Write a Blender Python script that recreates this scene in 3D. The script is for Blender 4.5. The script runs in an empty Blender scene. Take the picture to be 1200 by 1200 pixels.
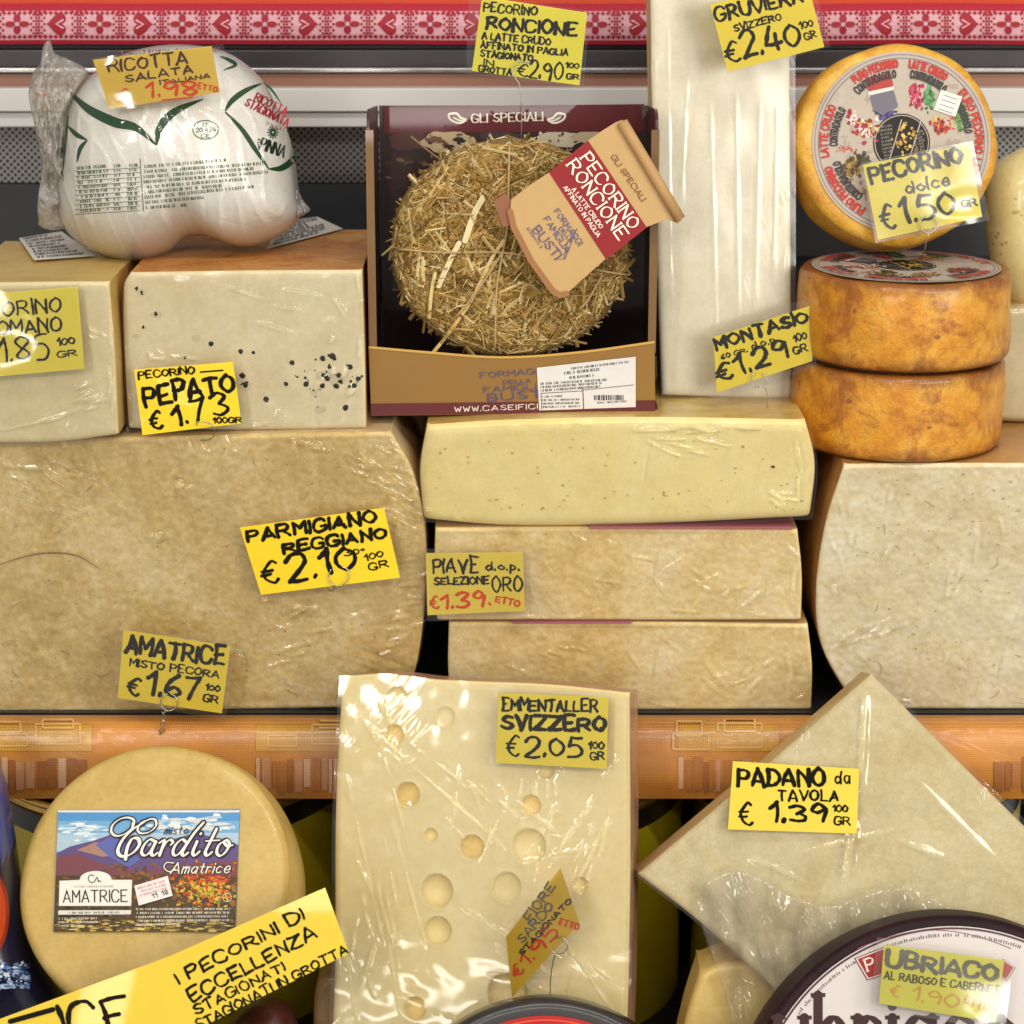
import bpy, math, random
from mathutils import Vector, Matrix, noise as mnoise
random.seed(7)
SC = bpy.context.scene
COL = SC.collection
R = math.radians

# ------------------------------------------------------------------ camera
PITCH = R(16.0); DIST = 1.75; HALF = math.atan(0.39 / DIST)
CAM = Vector((0, -DIST * math.cos(PITCH), DIST * math.sin(PITCH)))
FWD = (-CAM).normalized(); RIGHT = Vector((1, 0, 0)); UP = RIGHT.cross(FWD)
cam_data = bpy.data.cameras.new('camera'); cam = bpy.data.objects.new('camera', cam_data)
COL.objects.link(cam)
cam.location = CAM; cam.rotation_euler = (math.pi / 2 - PITCH, 0, 0)
cam_data.sensor_width = 36; cam_data.angle = 2 * HALF
cam_data.clip_start = 0.05; cam_data.clip_end = 60
cam_data.dof.use_dof = True; cam_data.dof.focus_distance = 1.70; cam_data.dof.aperture_fstop = 9.0
SC.camera = cam

# ------------------------------------------------------------------ world, lamps, exposure
world = bpy.data.worlds.new('World'); SC.world = world; world.use_nodes = True
bg = world.node_tree.nodes['Background']
bg.inputs[0].default_value = (1.0, 0.95, 0.87, 1); bg.inputs[1].default_value = 0.56


def lamp(name, loc, aim, sx, sy, power, col=(1, 0.95, 0.87)):
    d = bpy.data.lights.new(name, 'AREA'); d.shape = 'RECTANGLE'; d.size = sx; d.size_y = sy
    d.energy = power; d.color = col
    o = bpy.data.objects.new(name, d); COL.objects.link(o); o.location = loc
    o.rotation_euler = (Vector(aim) - Vector(loc)).to_track_quat('-Z', 'Y').to_euler()
    return o


lamp('market_lamp', (1.45, -1.95, 0.62), (0, 0, -0.05), 0.90, 0.80, 28, (1, 0.945, 0.84))
lamp('tube_or_glint_lamp', (0.1, -1.05, 1.55), (0, 0, 0), 1.9, 0.07, 17, (1, 0.97, 0.92))
lamp('tube_or_glint_lamp', (-0.9, -2.2, 1.0), (0, 0, -0.1), 0.08, 1.1, 14, (1, 0.94, 0.85))
lamp('tube_or_glint_lamp', (0.15, -2.0, 1.05), (0, 0, 0), 1.5, 0.05, 10, (1, 0.96, 0.90))
lamp('tube_or_glint_lamp', (-0.45, -2.6, -0.02), (0, 0, 0), 1.2, 0.04, 3.6, (1, 0.96, 0.90))  # added low lamp, not a known source, puts glints on the film
SC.view_settings.view_transform = 'Standard'; SC.view_settings.look = 'None'
SC.view_settings.exposure = -0.17; SC.view_settings.gamma = 1; SC.view_settings.use_curve_mapping = False
SC.render.engine = 'CYCLES'
SC.cycles.use_denoising = True
SC.cycles.use_adaptive_sampling = True; SC.cycles.adaptive_threshold = 0.015
SC.cycles.max_bounces = 8; SC.cycles.transparent_max_bounces = 16
SC.cycles.sample_clamp_indirect = 4.0; SC.cycles.sample_clamp_direct = 0.0
SC.cycles.caustics_reflective = False; SC.cycles.caustics_refractive = False

# ------------------------------------------------------------------ helpers: picture point -> place
TH = math.tan(HALF)


def ray(px, py):
    return (FWD + RIGHT * ((px - 600) / 600 * TH) - UP * ((py - 600) / 600 * TH)).normalized()


def atY(px, py, Y):
    d = ray(px, py); t = (Y - CAM.y) / d.y
    return CAM + d * t


def atZ(px, py, z):
    d = ray(px, py); t = (z - CAM.z) / d.z
    return CAM + d * t


class Frame:
    """A flat surface: origin, right, up and outward normal."""
    def __init__(s, px, py, Y, lean=0.0, yaw=0.0):
        s.O = atY(px, py, Y); l = R(lean); w = R(yaw)
        s.n = Vector((math.sin(w) * math.cos(l), -math.cos(w) * math.cos(l), math.sin(l)))
        s.ex = Vector((math.cos(w), math.sin(w), 0)); s.ey = s.n.cross(s.ex)

    def loc(s, px, py, h=0.0):
        d = ray(px, py); o = s.O + s.n * h
        t = (o - CAM).dot(s.n) / d.dot(s.n); p = CAM + d * t - o
        return p.dot(s.ex), p.dot(s.ey)

    def w(s, a, b, h=0.0):
        return s.O + s.ex * a + s.ey * b + s.n * h

    def at(s, px, py, off=0.0):
        a, b = s.loc(px, py, off); return s.w(a, b, off)


def lin(c):
    return c / 12.92 if c <= 0.04045 else ((c + 0.055) / 1.055) ** 2.4


def H(s):
    s = s.lstrip('#')
    return tuple(lin(int(s[i:i + 2], 16) / 255) for i in (0, 2, 4))


def catmull(P, closed=False, sub=6):
    n = len(P)
    if n < 3 and not closed: return [Vector(p) for p in P]
    P = [Vector(p) for p in P]; out = []
    rng = range(n if closed else n - 1)
    for i in rng:
        if closed: a, b, c, d = P[i - 1], P[i], P[(i + 1) % n], P[(i + 2) % n]
        else:
            a = P[i - 1] if i else P[i] * 2 - P[i + 1]; b = P[i]; c = P[i + 1]
            d = P[i + 2] if i + 2 < n else P[i + 1] * 2 - P[i]
        for k in range(sub):
            t = k / sub
            out.append(0.5 * ((2 * b) + (c - a) * t + (2 * a - 5 * b + 4 * c - d) * t * t + (3 * b - a - 3 * c + d) * t ** 3))
    if not closed: out.append(P[-1])
    return out


# ------------------------------------------------------------------ mesh builder
class MB:
    def __init__(s):
        s.v = []; s.f = []; s.m = []; s.c = []; s.sm = []

    def add(s, verts, faces, mat=0, col=(1, 1, 1), smooth=False):
        b = len(s.v); s.v += [Vector(p) for p in verts]
        for f in faces:
            s.f.append([b + i for i in f]); s.m.append(mat); s.c.append(col); s.sm.append(smooth)

    def build(s, name, mats, parent=None, origin=None, bevel=0.0, bseg=3):
        me = bpy.data.meshes.new(name)
        if parent is not None: base = WORLD[parent]
        else: base = Vector(origin) if origin is not None else Vector((0, 0, 0))
        me.from_pydata([tuple(p - base) for p in s.v], [], s.f)
        for m in (mats if isinstance(mats, (list, tuple)) else [mats]): me.materials.append(m)
        me.polygons.foreach_set('material_index', s.m)
        me.polygons.foreach_set('use_smooth', s.sm)
        at = me.color_attributes.new('Col', 'FLOAT_COLOR', 'CORNER')
        buf = []
        for f, c in zip(s.f, s.c): buf += [c[0], c[1], c[2], 1.0] * len(f)
        at.data.foreach_set('color', buf)
        me.update()
        o = bpy.data.objects.new(name, me); COL.objects.link(o)
        if parent is not None:
            o.parent = parent; WORLD[o] = base
        else:
            o.location = base; WORLD[o] = base
        if bevel:
            b = o.modifiers.new('edge', 'BEVEL'); b.width = bevel; b.segments = bseg; b.limit_method = 'ANGLE'; b.angle_limit = R(40)
        return o

    # --- solids
    def box(s, lo, hi, mat=0, col=(1, 1, 1)):
        x0, y0, z0 = lo; x1, y1, z1 = hi
        V = [(x0, y0, z0), (x1, y0, z0), (x1, y1, z0), (x0, y1, z0), (x0, y0, z1), (x1, y0, z1), (x1, y1, z1), (x0, y1, z1)]
        s.add(V, [(0, 3, 2, 1), (4, 5, 6, 7), (0, 1, 5, 4), (1, 2, 6, 5), (2, 3, 7, 6), (3, 0, 4, 7)], mat, col)

    def tube(s, pts, r, mat=0, col=(1, 1, 1), n=8, radii=None):
        pts = [Vector(p) for p in pts]; V = []; Fc = []
        t0 = (pts[1] - pts[0]).normalized()
        ref = Vector((0, 0, 1)) if abs(t0.z) < .9 else Vector((1, 0, 0))
        u = t0.cross(ref).normalized()
        for i, p in enumerate(pts):
            t = (pts[min(i + 1, len(pts) - 1)] - pts[max(i - 1, 0)])
            t = t.normalized() if t.length > 1e-9 else t0
            u = (u - t * u.dot(t)).normalized(); w = t.cross(u)
            rr = radii[i] if radii else r
            for k in range(n):
                a = 2 * math.pi * k / n; V.append(p + (u * math.cos(a) + w * math.sin(a)) * rr)
        for i in range(len(pts) - 1):
            for k in range(n):
                k2 = (k + 1) % n; Fc.append((i * n + k, i * n + k2, (i + 1) * n + k2, (i + 1) * n + k))
        Fc.append(tuple(range(n - 1, -1, -1))); Fc.append(tuple((len(pts) - 1) * n + k for k in range(n)))
        s.add(V, Fc, mat, col, True)

    def prism(s, pts, vec, mat=0, col=(1, 1, 1), side=None):
        n = len(pts); pts = [Vector(p) for p in pts]; V = pts + [p + vec for p in pts]
        s.add(V, [tuple(range(n)), tuple(range(2 * n - 1, n - 1, -1))], mat, col)
        s.add(V, [(i, i + n, (i + 1) % n + n, (i + 1) % n) for i in range(n)], mat if side is None else side, col)

    # --- printing: flat shapes given by picture points, laid on a surface by its .at(px, py, height)
    def poly(s, S, pts, off, col, mat=0):
        s.add([S.at(x, y, off) for x, y in pts], [tuple(range(len(pts)))], mat, col)

    def disc(s, S, x, y, rx, off, col, ry=None, mat=0, n=14, wob=0.0):
        ry = ry or rx
        P = []
        for k in range(n):
            q = 1 + random.uniform(-wob, wob); a = 2 * math.pi * k / n
            P.append((x + rx * q * math.cos(a), y + ry * q * math.sin(a)))
        s.poly(S, P, off, col, mat)

    def ribbon(s, S, pts, w, off, col, mat=0, caps=True, contrast=0.0, nib=0.0, bleed=0.0):
        """A pen stroke in picture points. w: width or function of 0..1."""
        P = [Vector(p) for p in pts]
        if len(P) < 2: return
        Q = [P[0]]
        for p in P[1:]:
            if (p - Q[-1]).length > 0.05: Q.append(p)
        P = Q
        if len(P) < 2: return
        L = []; Rr = []; n = len(P)
        hw = []
        for i, p in enumerate(P):
            t = (P[min(i + 1, n - 1)] - P[max(i - 1, 0)]).normalized()
            nn = Vector((-t.y, t.x)); ww = w(i / (n - 1)) if callable(w) else w
            if contrast:
                ww *= 1 - contrast + contrast * abs(t.x * math.sin(nib) - t.y * math.cos(nib)) * 1.0
            ww *= 1 + bleed * mnoise.noise(Vector((p.x * .55, p.y * .55, off * 9e4))); hw.append(ww / 2); L.append(p + nn * ww / 2); Rr.append(p - nn * ww / 2)
        V = []; Fc = []
        for i in range(n):
            h = off + i * 3e-6
            V += [S.at(L[i].x, L[i].y, h), S.at(Rr[i].x, Rr[i].y, h)]
        for i in range(n - 1): Fc.append((2 * i, 2 * i + 1, 2 * i + 3, 2 * i + 2))
        if caps:
            for e, i in ((0, 0), (1, n - 1)):
                t = (P[1] - P[0]).normalized() if e == 0 else (P[-1] - P[-2]).normalized()
                nn = Vector((-t.y, t.x)); ring = []
                sg = -1 if e == 0 else 1
                for k in range(1, 5):
                    a = math.pi * k / 5
                    q = P[i] + (nn * math.cos(a) + t * sg * math.sin(a)) * hw[i]
                    ring.append(len(V)); V.append(S.at(q.x, q.y, off + i * 3e-6))
                Fc.append(tuple([2 * i] + ring + [2 * i + 1]))
        s.add(V, Fc, mat, col)


WORLD = {}


def thing(name, label, cat, at, group=None):
    o = bpy.data.objects.new(name, None); o.empty_display_size = 0.02; COL.objects.link(o)
    o.location = at; WORLD[o] = Vector(at)
    return tag(o, label, cat, group)


def tag(o, label, cat, group=None):
    o['label'] = label; o['category'] = cat
    if group: o['group'] = group
    return o


def setting(o):
    o['kind'] = 'structure'; return o


# ------------------------------------------------------------------ pen lettering
GL = {
 'A': ['00 4a 80', '13 73'], 'B': ['00 0a', '~0a 4a 68 45 05', '~05 45 73 40 00'], 'C': ['~88 6a 2a 07 03 20 60 82'],
 'D': ['00 0a', '~0a 4a 87 83 40 00'], 'E': ['7a 0a 00 70', '05 55'], 'F': ['7a 0a 00', '05 55'],
 'G': ['~88 6a 2a 07 03 20 60 82 84', '84 54'], 'H': ['00 0a', '80 8a', '05 85'], 'I': ['00 0a'], 'L': ['0a 00 60'],
 'M': ['00 0a 44 8a 80'], 'N': ['00 0a 70 7a'], 'O': ['~4a 18 05 12 40 72 85 78 4a'], 'P': ['00 0a', '~0a 5a 78 55 05'],
 'R': ['00 0a', '~0a 5a 78 55 05', '35 80'], 'S': ['~79 4a 18 26 64 72 40 02'], 'T': ['0a 8a', '4a 40'], 'U': ['~0a 03 20 60 83 8a'],
 'V': ['0a 40 8a'], 'W': ['0a 20 47 60 8a'], 'Y': ['0a 45 8a', '45 40'], 'Z': ['0a 8a 00 80'], 'X': ['0a 80', '00 8a'],
 '0': ['~3a 07 03 30 63 67 3a'], '1': ['07 3a', '3a 30'], '2': ['~08 2a 5a 67 44 00', '00 60'], '3': ['~09 3a 68 35', '~35 63 61 30 01'],
 '4': ['3a 03 73', '57 50'], '5': ['6a 1a 06', '~06 46 63 40 00'], '6': ['~5a 16 02 30 62 44 13'], '7': ['0a 6a 20'],
 '8': ['~35 08 3a 68 35 02 30 62 35'], '9': ['~67 3a 07 35 67 50'], '€': ['~79 5a 27 15 22 50 71', '06 56', '04 44'],
 'a': ['~55 26 03 20 53', '56 50'], 'b': ['0a 00', '~03 36 53 30 02'], 'c': ['~55 26 03 20 51'], 'd': ['~54 26 03 20 53', '5a 50'],
 'e': ['03 53', '~53 46 26 03 20 51'], 'g': ['~55 26 03 21 54', '~56 5y 3w 1x'], 'i': ['00 06', '08 09'], 'l': ['0a 00'],
 'm': ['00 06', '~04 26 35 30', '~34 56 65 60'], 'n': ['00 06', '~04 26 45 40'], 'o': ['~36 03 30 63 36'],
 'p': ['06 0w', '~04 26 53 20 02'], 'r': ['00 06', '~04 26 45'], 's': ['~45 26 04 33 41 20 01'], 't': ['29 21 40', '06 46'],
 'u': ['~06 02 20 52', '56 50'], 'v': ['06 20 46'], 'h': ['0a 00', '~04 26 45 40'], '.': ['00 01'], '-': ['04 44'], '+': ['05 45', '23 27'],
 '•': ['04 05'],
}
YC = {'z': -1, 'y': -2, 'x': -3, 'w': -4, 'a': 10, 'b': 11}


def gdec(st):
    curve = st[0] == '~'
    pts = []
    for t in st.lstrip('~').split():
        pts.append(Vector((int(t[0], 16), YC[t[1]] if t[1] in YC else int(t[1]))))
    return curve, pts


def layout(text, gap=2.6):
    x = 0; out = []
    for ch in text:
        if ch == ' ': x += 5; continue
        st = [gdec(q) for q in GL[ch]]
        wd = max(p.x for c, P in st for p in P)
        out.append((ch, x, st)); x += wd + gap
    return out, x - gap


def text(mb, S, txt, x0, y0, x1, y1, h, w, col, off=0.0004, mat=0, jit=1.3, contrast=0.35, nib=0.35, serif=False, arc=None, slant=0.0, gap=2.6):
    """Letters from (x0,y0) to (x1,y1) along the baseline, cap height h, pen width w (picture points)."""
    L, tot = layout(txt, gap); tot = max(tot, 1)
    d = Vector((x1 - x0, y1 - y0)); ln = d.length; d.normalize(); u = Vector((d.y, -d.x)); k = 0
    for ch, ox, st in L:
        sc = 1 + random.uniform(-.09, .09) * jit; rot = random.uniform(-.07, .07) * jit; dy = random.uniform(-.04, .04) * h * jit
        wd = max(p.x for c, P in st for p in P)
        for curve, P in st:
            Q = []
            for p in P:
                jx, jy = random.uniform(-.25, .25) * jit, random.uniform(-.25, .25) * jit
                lx = (ox + p.x + jx + slant * p.y) / tot * ln; ly = (p.y + jy) / 10 * h * sc + dy
                ly += rot * (p.x - wd / 2) / tot * ln
                if arc:
                    cx, cy, rr, a0, a1 = arc
                    a = a0 + (a1 - a0) * lx / ln; rad = rr + ly
                    Q.append(Vector((cx + rad * math.cos(a), cy - rad * math.sin(a))))
                else: Q.append(Vector((x0, y0)) + d * lx + u * ly)
            segs = [catmull(Q, sub=5)] if curve else [[Q[i], Q[i + 1]] for i in range(len(Q) - 1)]
            ends = []
            for sg in segs:
                if len(sg) == 2 and (sg[0] - sg[1]).length > 3:
                    bow = Vector((-(sg[1] - sg[0]).y, (sg[1] - sg[0]).x)) * random.uniform(-.06, .06) * jit
                    sg = [sg[0].lerp(sg[1], q / 6) + bow * math.sin(math.pi * q / 6) for q in range(7)]
                ww = w * random.uniform(1 - .12 * jit, 1 + .12 * jit)
                mb.ribbon(S, sg, ww, off + (k % 20) * 1.4e-5, col, mat, True, contrast, nib, .38 * min(jit, 1)); k += 1
            if serif:
                for e, (p, q) in ((P[0], Q[0]), (P[-1], Q[-1])) if False else []: pass
                for p, q in ((P[0], Q[0]), (P[-1], Q[-1])):
                    if p.y in (0, 10, 6) and not (curve and ch in 'OCGSQocs'):
                        dd = d if not arc else Vector((0, 0))
                        mb.ribbon(S, [q - dd * h * .13, q, q + dd * h * .13], w * .42, off + (k % 20) * 1.4e-5, col, mat, False); k += 1


def microtext(mb, S, x0, y0, x1, y1, h, col, off=0.0004, mat=0, dens=1.0, w=0.55):
    """A line of print too small to read: short pen marks."""
    d = Vector((x1 - x0, y1 - y0)); ln = d.length; d.normalize(); u = Vector((d.y, -d.x)); x = 0; k = 0
    while x < ln - h * .4:
        if random.random() < .16: x += h * .55; continue
        p = Vector((x0, y0)) + d * x; r = random.random()
        if r < .45: P = [p, p + u * h]
        elif r < .75: P = [p + u * h * .1, p + d * h * .35 + u * h * .2, p + d * h * .3 + u * h * .8, p + u * h * .85]
        else: P = [p + u * h, p + u * h * .1, p + d * h * .4 + u * h * .1]
        mb.ribbon(S, P, w, off + (k % 5) * 2e-5, col, mat, False); k += 1
        x += h * random.uniform(.45, .75) / dens


# ------------------------------------------------------------------ materials
def newmat(name):
    m = bpy.data.materials.new(name); m.use_nodes = True
    nt = m.node_tree; return m, nt, nt.nodes['Principled BSDF']


def N(nt, t, **kw):
    n = nt.nodes.new(t)
    for k, v in kw.items():
        if k in n.inputs: n.inputs[k].default_value = v
        else: setattr(n, k, v)
    return n


def mth(nt, op, a, b=None, c=None):
    n = nt.nodes.new('ShaderNodeMath'); n.operation = op
    for i, q in enumerate((a, b, c)):
        if q is None: continue
        if isinstance(q, (int, float)): n.inputs[i].default_value = q
        else: nt.links.new(q, n.inputs[i])
    return n.outputs[0]


def ramp(nt, fac, stops):
    r = nt.nodes.new('ShaderNodeValToRGB'); nt.links.new(fac, r.inputs[0])
    e = r.color_ramp.elements
    while len(e) < len(stops): e.new(0.5)
    for q, (p, c) in zip(e, stops):
        q.position = p; q.color = (*c, 1) if len(c) == 3 else c
    return r.outputs[0]


def mixc(nt, f, a, b, mode='MIX'):
    n = nt.nodes.new('ShaderNodeMix'); n.data_type = 'RGBA'; n.blend_type = mode
    for i, q in ((0, f), (6, a), (7, b)):
        if isinstance(q, (int, float)): n.inputs[i].default_value = q
        elif isinstance(q, tuple): n.inputs[i].default_value = (*q, 1)
        else: nt.links.new(q, n.inputs[i])
    return n.outputs[2]


def coords(nt, scale=(1, 1, 1), rot=(0, 0, 0), loc=(0, 0, 0)):
    tc = nt.nodes.new('ShaderNodeTexCoord'); mp = nt.nodes.new('ShaderNodeMapping')
    mp.inputs['Scale'].default_value = scale; mp.inputs['Rotation'].default_value = rot; mp.inputs['Location'].default_value = loc
    nt.links.new(tc.outputs['Object'], mp.inputs[0]); return mp.outputs[0]


def noise(nt, vec, scale, detail=4, rough=.55, dist=0.0):
    n = N(nt, 'ShaderNodeTexNoise', Scale=scale, Detail=detail, Roughness=rough, Distortion=dist)
    nt.links.new(vec, n.inputs['Vector']); return n.outputs['Fac']


def ridged(nt, vec, scale, power=8, dist=1.0, detail=2):
    f = noise(nt, vec, scale, detail, .5, dist)
    a = mth(nt, 'ABSOLUTE', mth(nt, 'SUBTRACT', mth(nt, 'MULTIPLY', f, 2.0), 1.0))
    return mth(nt, 'POWER', mth(nt, 'SUBTRACT', 1.0, a), power)


def wrinkle(nt, scale=14, ang=0.5, stretch=5, strength=.6, dist=.002, fine=60, cover=.5, swell=.5):
    m2 = nt.nodes.new('ShaderNodeMapping'); m2.inputs['Scale'].default_value = (1, 1, 1.0 / stretch); nt.links.new(coords(nt, (1, 1, 1), (0, ang, 0)), m2.inputs[0]); v = m2.outputs[0]
    v0 = coords(nt)
    big = ridged(nt, v, scale * 1.6, 7, .6)
    sm = ridged(nt, v, fine * 1.6, 5, .5)
    m = noise(nt, v0, 9, 2, .5, .3)
    mask = mth(nt, 'SMOOTH_MAX', mth(nt, 'MULTIPLY', mth(nt, 'SUBTRACT', m, 1 - cover), 5.0), 0.0, .1)
    mask = mth(nt, 'MINIMUM', mask, 1.0)
    soft = noise(nt, v0, 30, 2)
    hgt = mth(nt, 'ADD', mth(nt, 'MULTIPLY', mth(nt, 'ADD', big, mth(nt, 'MULTIPLY', sm, .35)), mask), mth(nt, 'MULTIPLY', soft, swell))
    b = N(nt, 'ShaderNodeBump', Strength=strength, Distance=dist); nt.links.new(hgt, b.inputs['Height'])
    return b.outputs[0]


def cheese(name, c1, c2, c3=None, s1=14, s2=90, rough=.5, bump=.25, sss=.12, coat=0.0, wr=None, spots=None, vstretch=1.0, ang=0.0, grain=.35, spotlim=.2, spotscale=130, crumb=.22):
    m, nt, p = newmat(name)
    v = coords(nt, (1, 1, vstretch), (0, ang, 0))
    f = noise(nt, v, s1, 5, .62, .7)
    g = noise(nt, v, s2, 4, .65, .2)
    fac = mth(nt, 'ADD', mth(nt, 'MULTIPLY', f, 1 - grain), mth(nt, 'MULTIPLY', g, grain))
    stops = [(.34, H(c1)), (.62, H(c2))]
    if c3: stops = [(.32, H(c1)), (.5, H(c2)), (.66, H(c3))]
    col = ramp(nt, fac, stops)
    cr = noise(nt, coords(nt), 420, 3, .7); cl = noise(nt, coords(nt), 38, 6, .75, .4)
    tone = mth(nt, 'ADD', mth(nt, 'MULTIPLY', mth(nt, 'SUBTRACT', cr, .5), crumb), mth(nt, 'MULTIPLY', mth(nt, 'SUBTRACT', cl, .5), crumb * 1.2))
    tn = nt.nodes.new('ShaderNodeCombineColor')
    for i, g in enumerate((1.0, 1.1, 1.35)): nt.links.new(mth(nt, 'ADD', 1.0, mth(nt, 'MULTIPLY', tone, g)), tn.inputs[i])
    col = mixc(nt, 1.0, col, tn.outputs[0], 'MULTIPLY')
    fac = mth(nt, 'ADD', fac, mth(nt, 'MULTIPLY', cr, crumb))
    if spots:
        vo = N(nt, 'ShaderNodeTexVoronoi', Scale=spotscale); nt.links.new(coords(nt, (1, 1, 1.4)), vo.inputs['Vector'])
        lm = noise(nt, coords(nt), 22, 2)
        sel = mth(nt, 'LESS_THAN', vo.outputs['Distance'], mth(nt, 'MULTIPLY', mth(nt, 'SUBTRACT', lm, .40), spotlim * 5))
        col = mixc(nt, mth(nt, 'MULTIPLY', sel, .75), col, H(spots))
    nt.links.new(col, p.inputs['Base Color'])
    p.inputs['Roughness'].default_value = rough
    p.inputs['Subsurface Weight'].default_value = sss
    p.inputs['Subsurface Radius'].default_value = (1.0, .7, .35); p.inputs['Subsurface Scale'].default_value = .004
    b = N(nt, 'ShaderNodeBump', Strength=bump, Distance=.0012); nt.links.new(fac, b.inputs['Height'])
    nt.links.new(b.outputs[0], p.inputs['Normal'])
    if coat:
        p.inputs['Coat Weight'].default_value = coat; p.inputs['Coat Roughness'].default_value = .10
        if wr: nt.links.new(wrinkle(nt, **wr), p.inputs['Coat Normal'])
    return m


def film(name, wr, milk=.03, rough=.10, gain=1.0, tint=(1, 1, 1)):
    m = bpy.data.materials.new(name); m.use_nodes = True; nt = m.node_tree
    nt.nodes.clear(); out = N(nt, 'ShaderNodeOutputMaterial')
    nrm = wrinkle(nt, **wr)
    gl = N(nt, 'ShaderNodeBsdfGlossy', Roughness=rough); nt.links.new(nrm, gl.inputs['Normal'])
    tr = N(nt, 'ShaderNodeBsdfTransparent'); tr.inputs[0].default_value = (*[.985 * t for t in tint], 1)
    fr = N(nt, 'ShaderNodeFresnel', IOR=1.5); nt.links.new(nrm, fr.inputs['Normal'])
    df = N(nt, 'ShaderNodeBsdfDiffuse'); df.inputs[0].default_value = (.8, .78, .74, 1)
    m1 = N(nt, 'ShaderNodeMixShader'); m1.inputs[0].default_value = milk
    nt.links.new(tr.outputs[0], m1.inputs[1]); nt.links.new(df.outputs[0], m1.inputs[2])
    m2 = N(nt, 'ShaderNodeMixShader'); nt.links.new(mth(nt, 'MINIMUM', mth(nt, 'MULTIPLY', fr.outputs[0], gain), .6), m2.inputs[0])
    nt.links.new(m1.outputs[0], m2.inputs[1]); nt.links.new(gl.outputs[0], m2.inputs[2])
    nt.links.new(m2.outputs[0], out.inputs[0]); return m


def plain(name, c, rough=.5, metal=0.0, var=.12, scale=60, coat=0.0, bump=0.0, spec=.5):
    m, nt, p = newmat(name)
    c = H(c) if isinstance(c, str) else c
    f = noise(nt, coords(nt), scale, 4)
    col = ramp(nt, f, [(.3, tuple(x * (1 - var) for x in c)), (.7, tuple(min(1, x * (1 + var)) for x in c))])
    nt.links.new(col, p.inputs['Base Color']); p.inputs['Roughness'].default_value = rough
    p.inputs['Metallic'].default_value = metal; p.inputs['Coat Weight'].default_value = coat
    p.inputs['Specular IOR Level'].default_value = spec
    if bump:
        b = N(nt, 'ShaderNodeBump', Strength=bump, Distance=.001); nt.links.new(f, b.inputs['Height']); nt.links.new(b.outputs[0], p.inputs['Normal'])
    return m


def printed(name, rough=.55, var=.07, scale=90, coat=0.0, bump=.08):
    """Colours come from the print on the object (its own face colours)."""
    m, nt, p = newmat(name)
    at = N(nt, 'ShaderNodeAttribute', attribute_name='Col')
    f = noise(nt, coords(nt), scale, 4)
    k = mth(nt, 'ADD', 1 - var, mth(nt, 'MULTIPLY', f, var * 2))
    cb = nt.nodes.new('ShaderNodeCombineColor')
    for i in range(3): nt.links.new(k, cb.inputs[i])
    nt.links.new(mixc(nt, 1.0, at.outputs['Color'], cb.outputs[0], 'MULTIPLY'), p.inputs['Base Color'])
    p.inputs['Roughness'].default_value = rough; p.inputs['Coat Weight'].default_value = coat
    b = N(nt, 'ShaderNodeBump', Strength=bump, Distance=.0008); nt.links.new(f, b.inputs['Height']); nt.links.new(b.outputs[0], p.inputs['Normal'])
    return m


M = {}
M['print'] = printed('printed_paper'); M['gloss_print'] = printed('glossy_print', .3, .06, 60, .3)
M['ink'] = printed('marker_ink', .8, .12, 300)
M['ink'].node_tree.nodes['Principled BSDF'].inputs['Specular IOR Level'].default_value = .12
for k in ('print', 'gloss_print'): M[k].node_tree.nodes['Principled BSDF'].inputs['Specular IOR Level'].default_value = .3
M['wire'] = plain('steel_wire', '#b9b4aa', .25, 1.0)
M['glare_sleeve'] = film('shiny_sleeve', dict(scale=16, stretch=2, strength=.5, dist=.0016, fine=50, cover=.45), .010, .20, 3.0)
M['sleeve'] = film('clear_sleeve', dict(scale=10, stretch=2, strength=.15, dist=.0008, fine=30, cover=.4), .010, .06, 1.6)


# ------------------------------------------------------------------ shapes
def resample(P, ts):
    P = [Vector(p) for p in P]; L = [0]
    for i in range(1, len(P)): L.append(L[-1] + (P[i] - P[i - 1]).length)
    out = []
    for t in ts:
        s = t * L[-1]; i = 1
        while i < len(P) - 1 and L[i] < s: i += 1
        q = (s - L[i - 1]) / max(L[i] - L[i - 1], 1e-9); out.append(P[i - 1].lerp(P[i], min(max(q, 0), 1)))
    return out


def spacing(L, r, n):
    e = [0, .08 * r, .25 * r, .55 * r, r]
    e = [min(x / L, .45) for x in e]
    inner = [e[-1] + (1 - 2 * e[-1]) * i / n for i in range(1, n)]
    return e + inner + [1 - x for x in reversed(e)]


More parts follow.
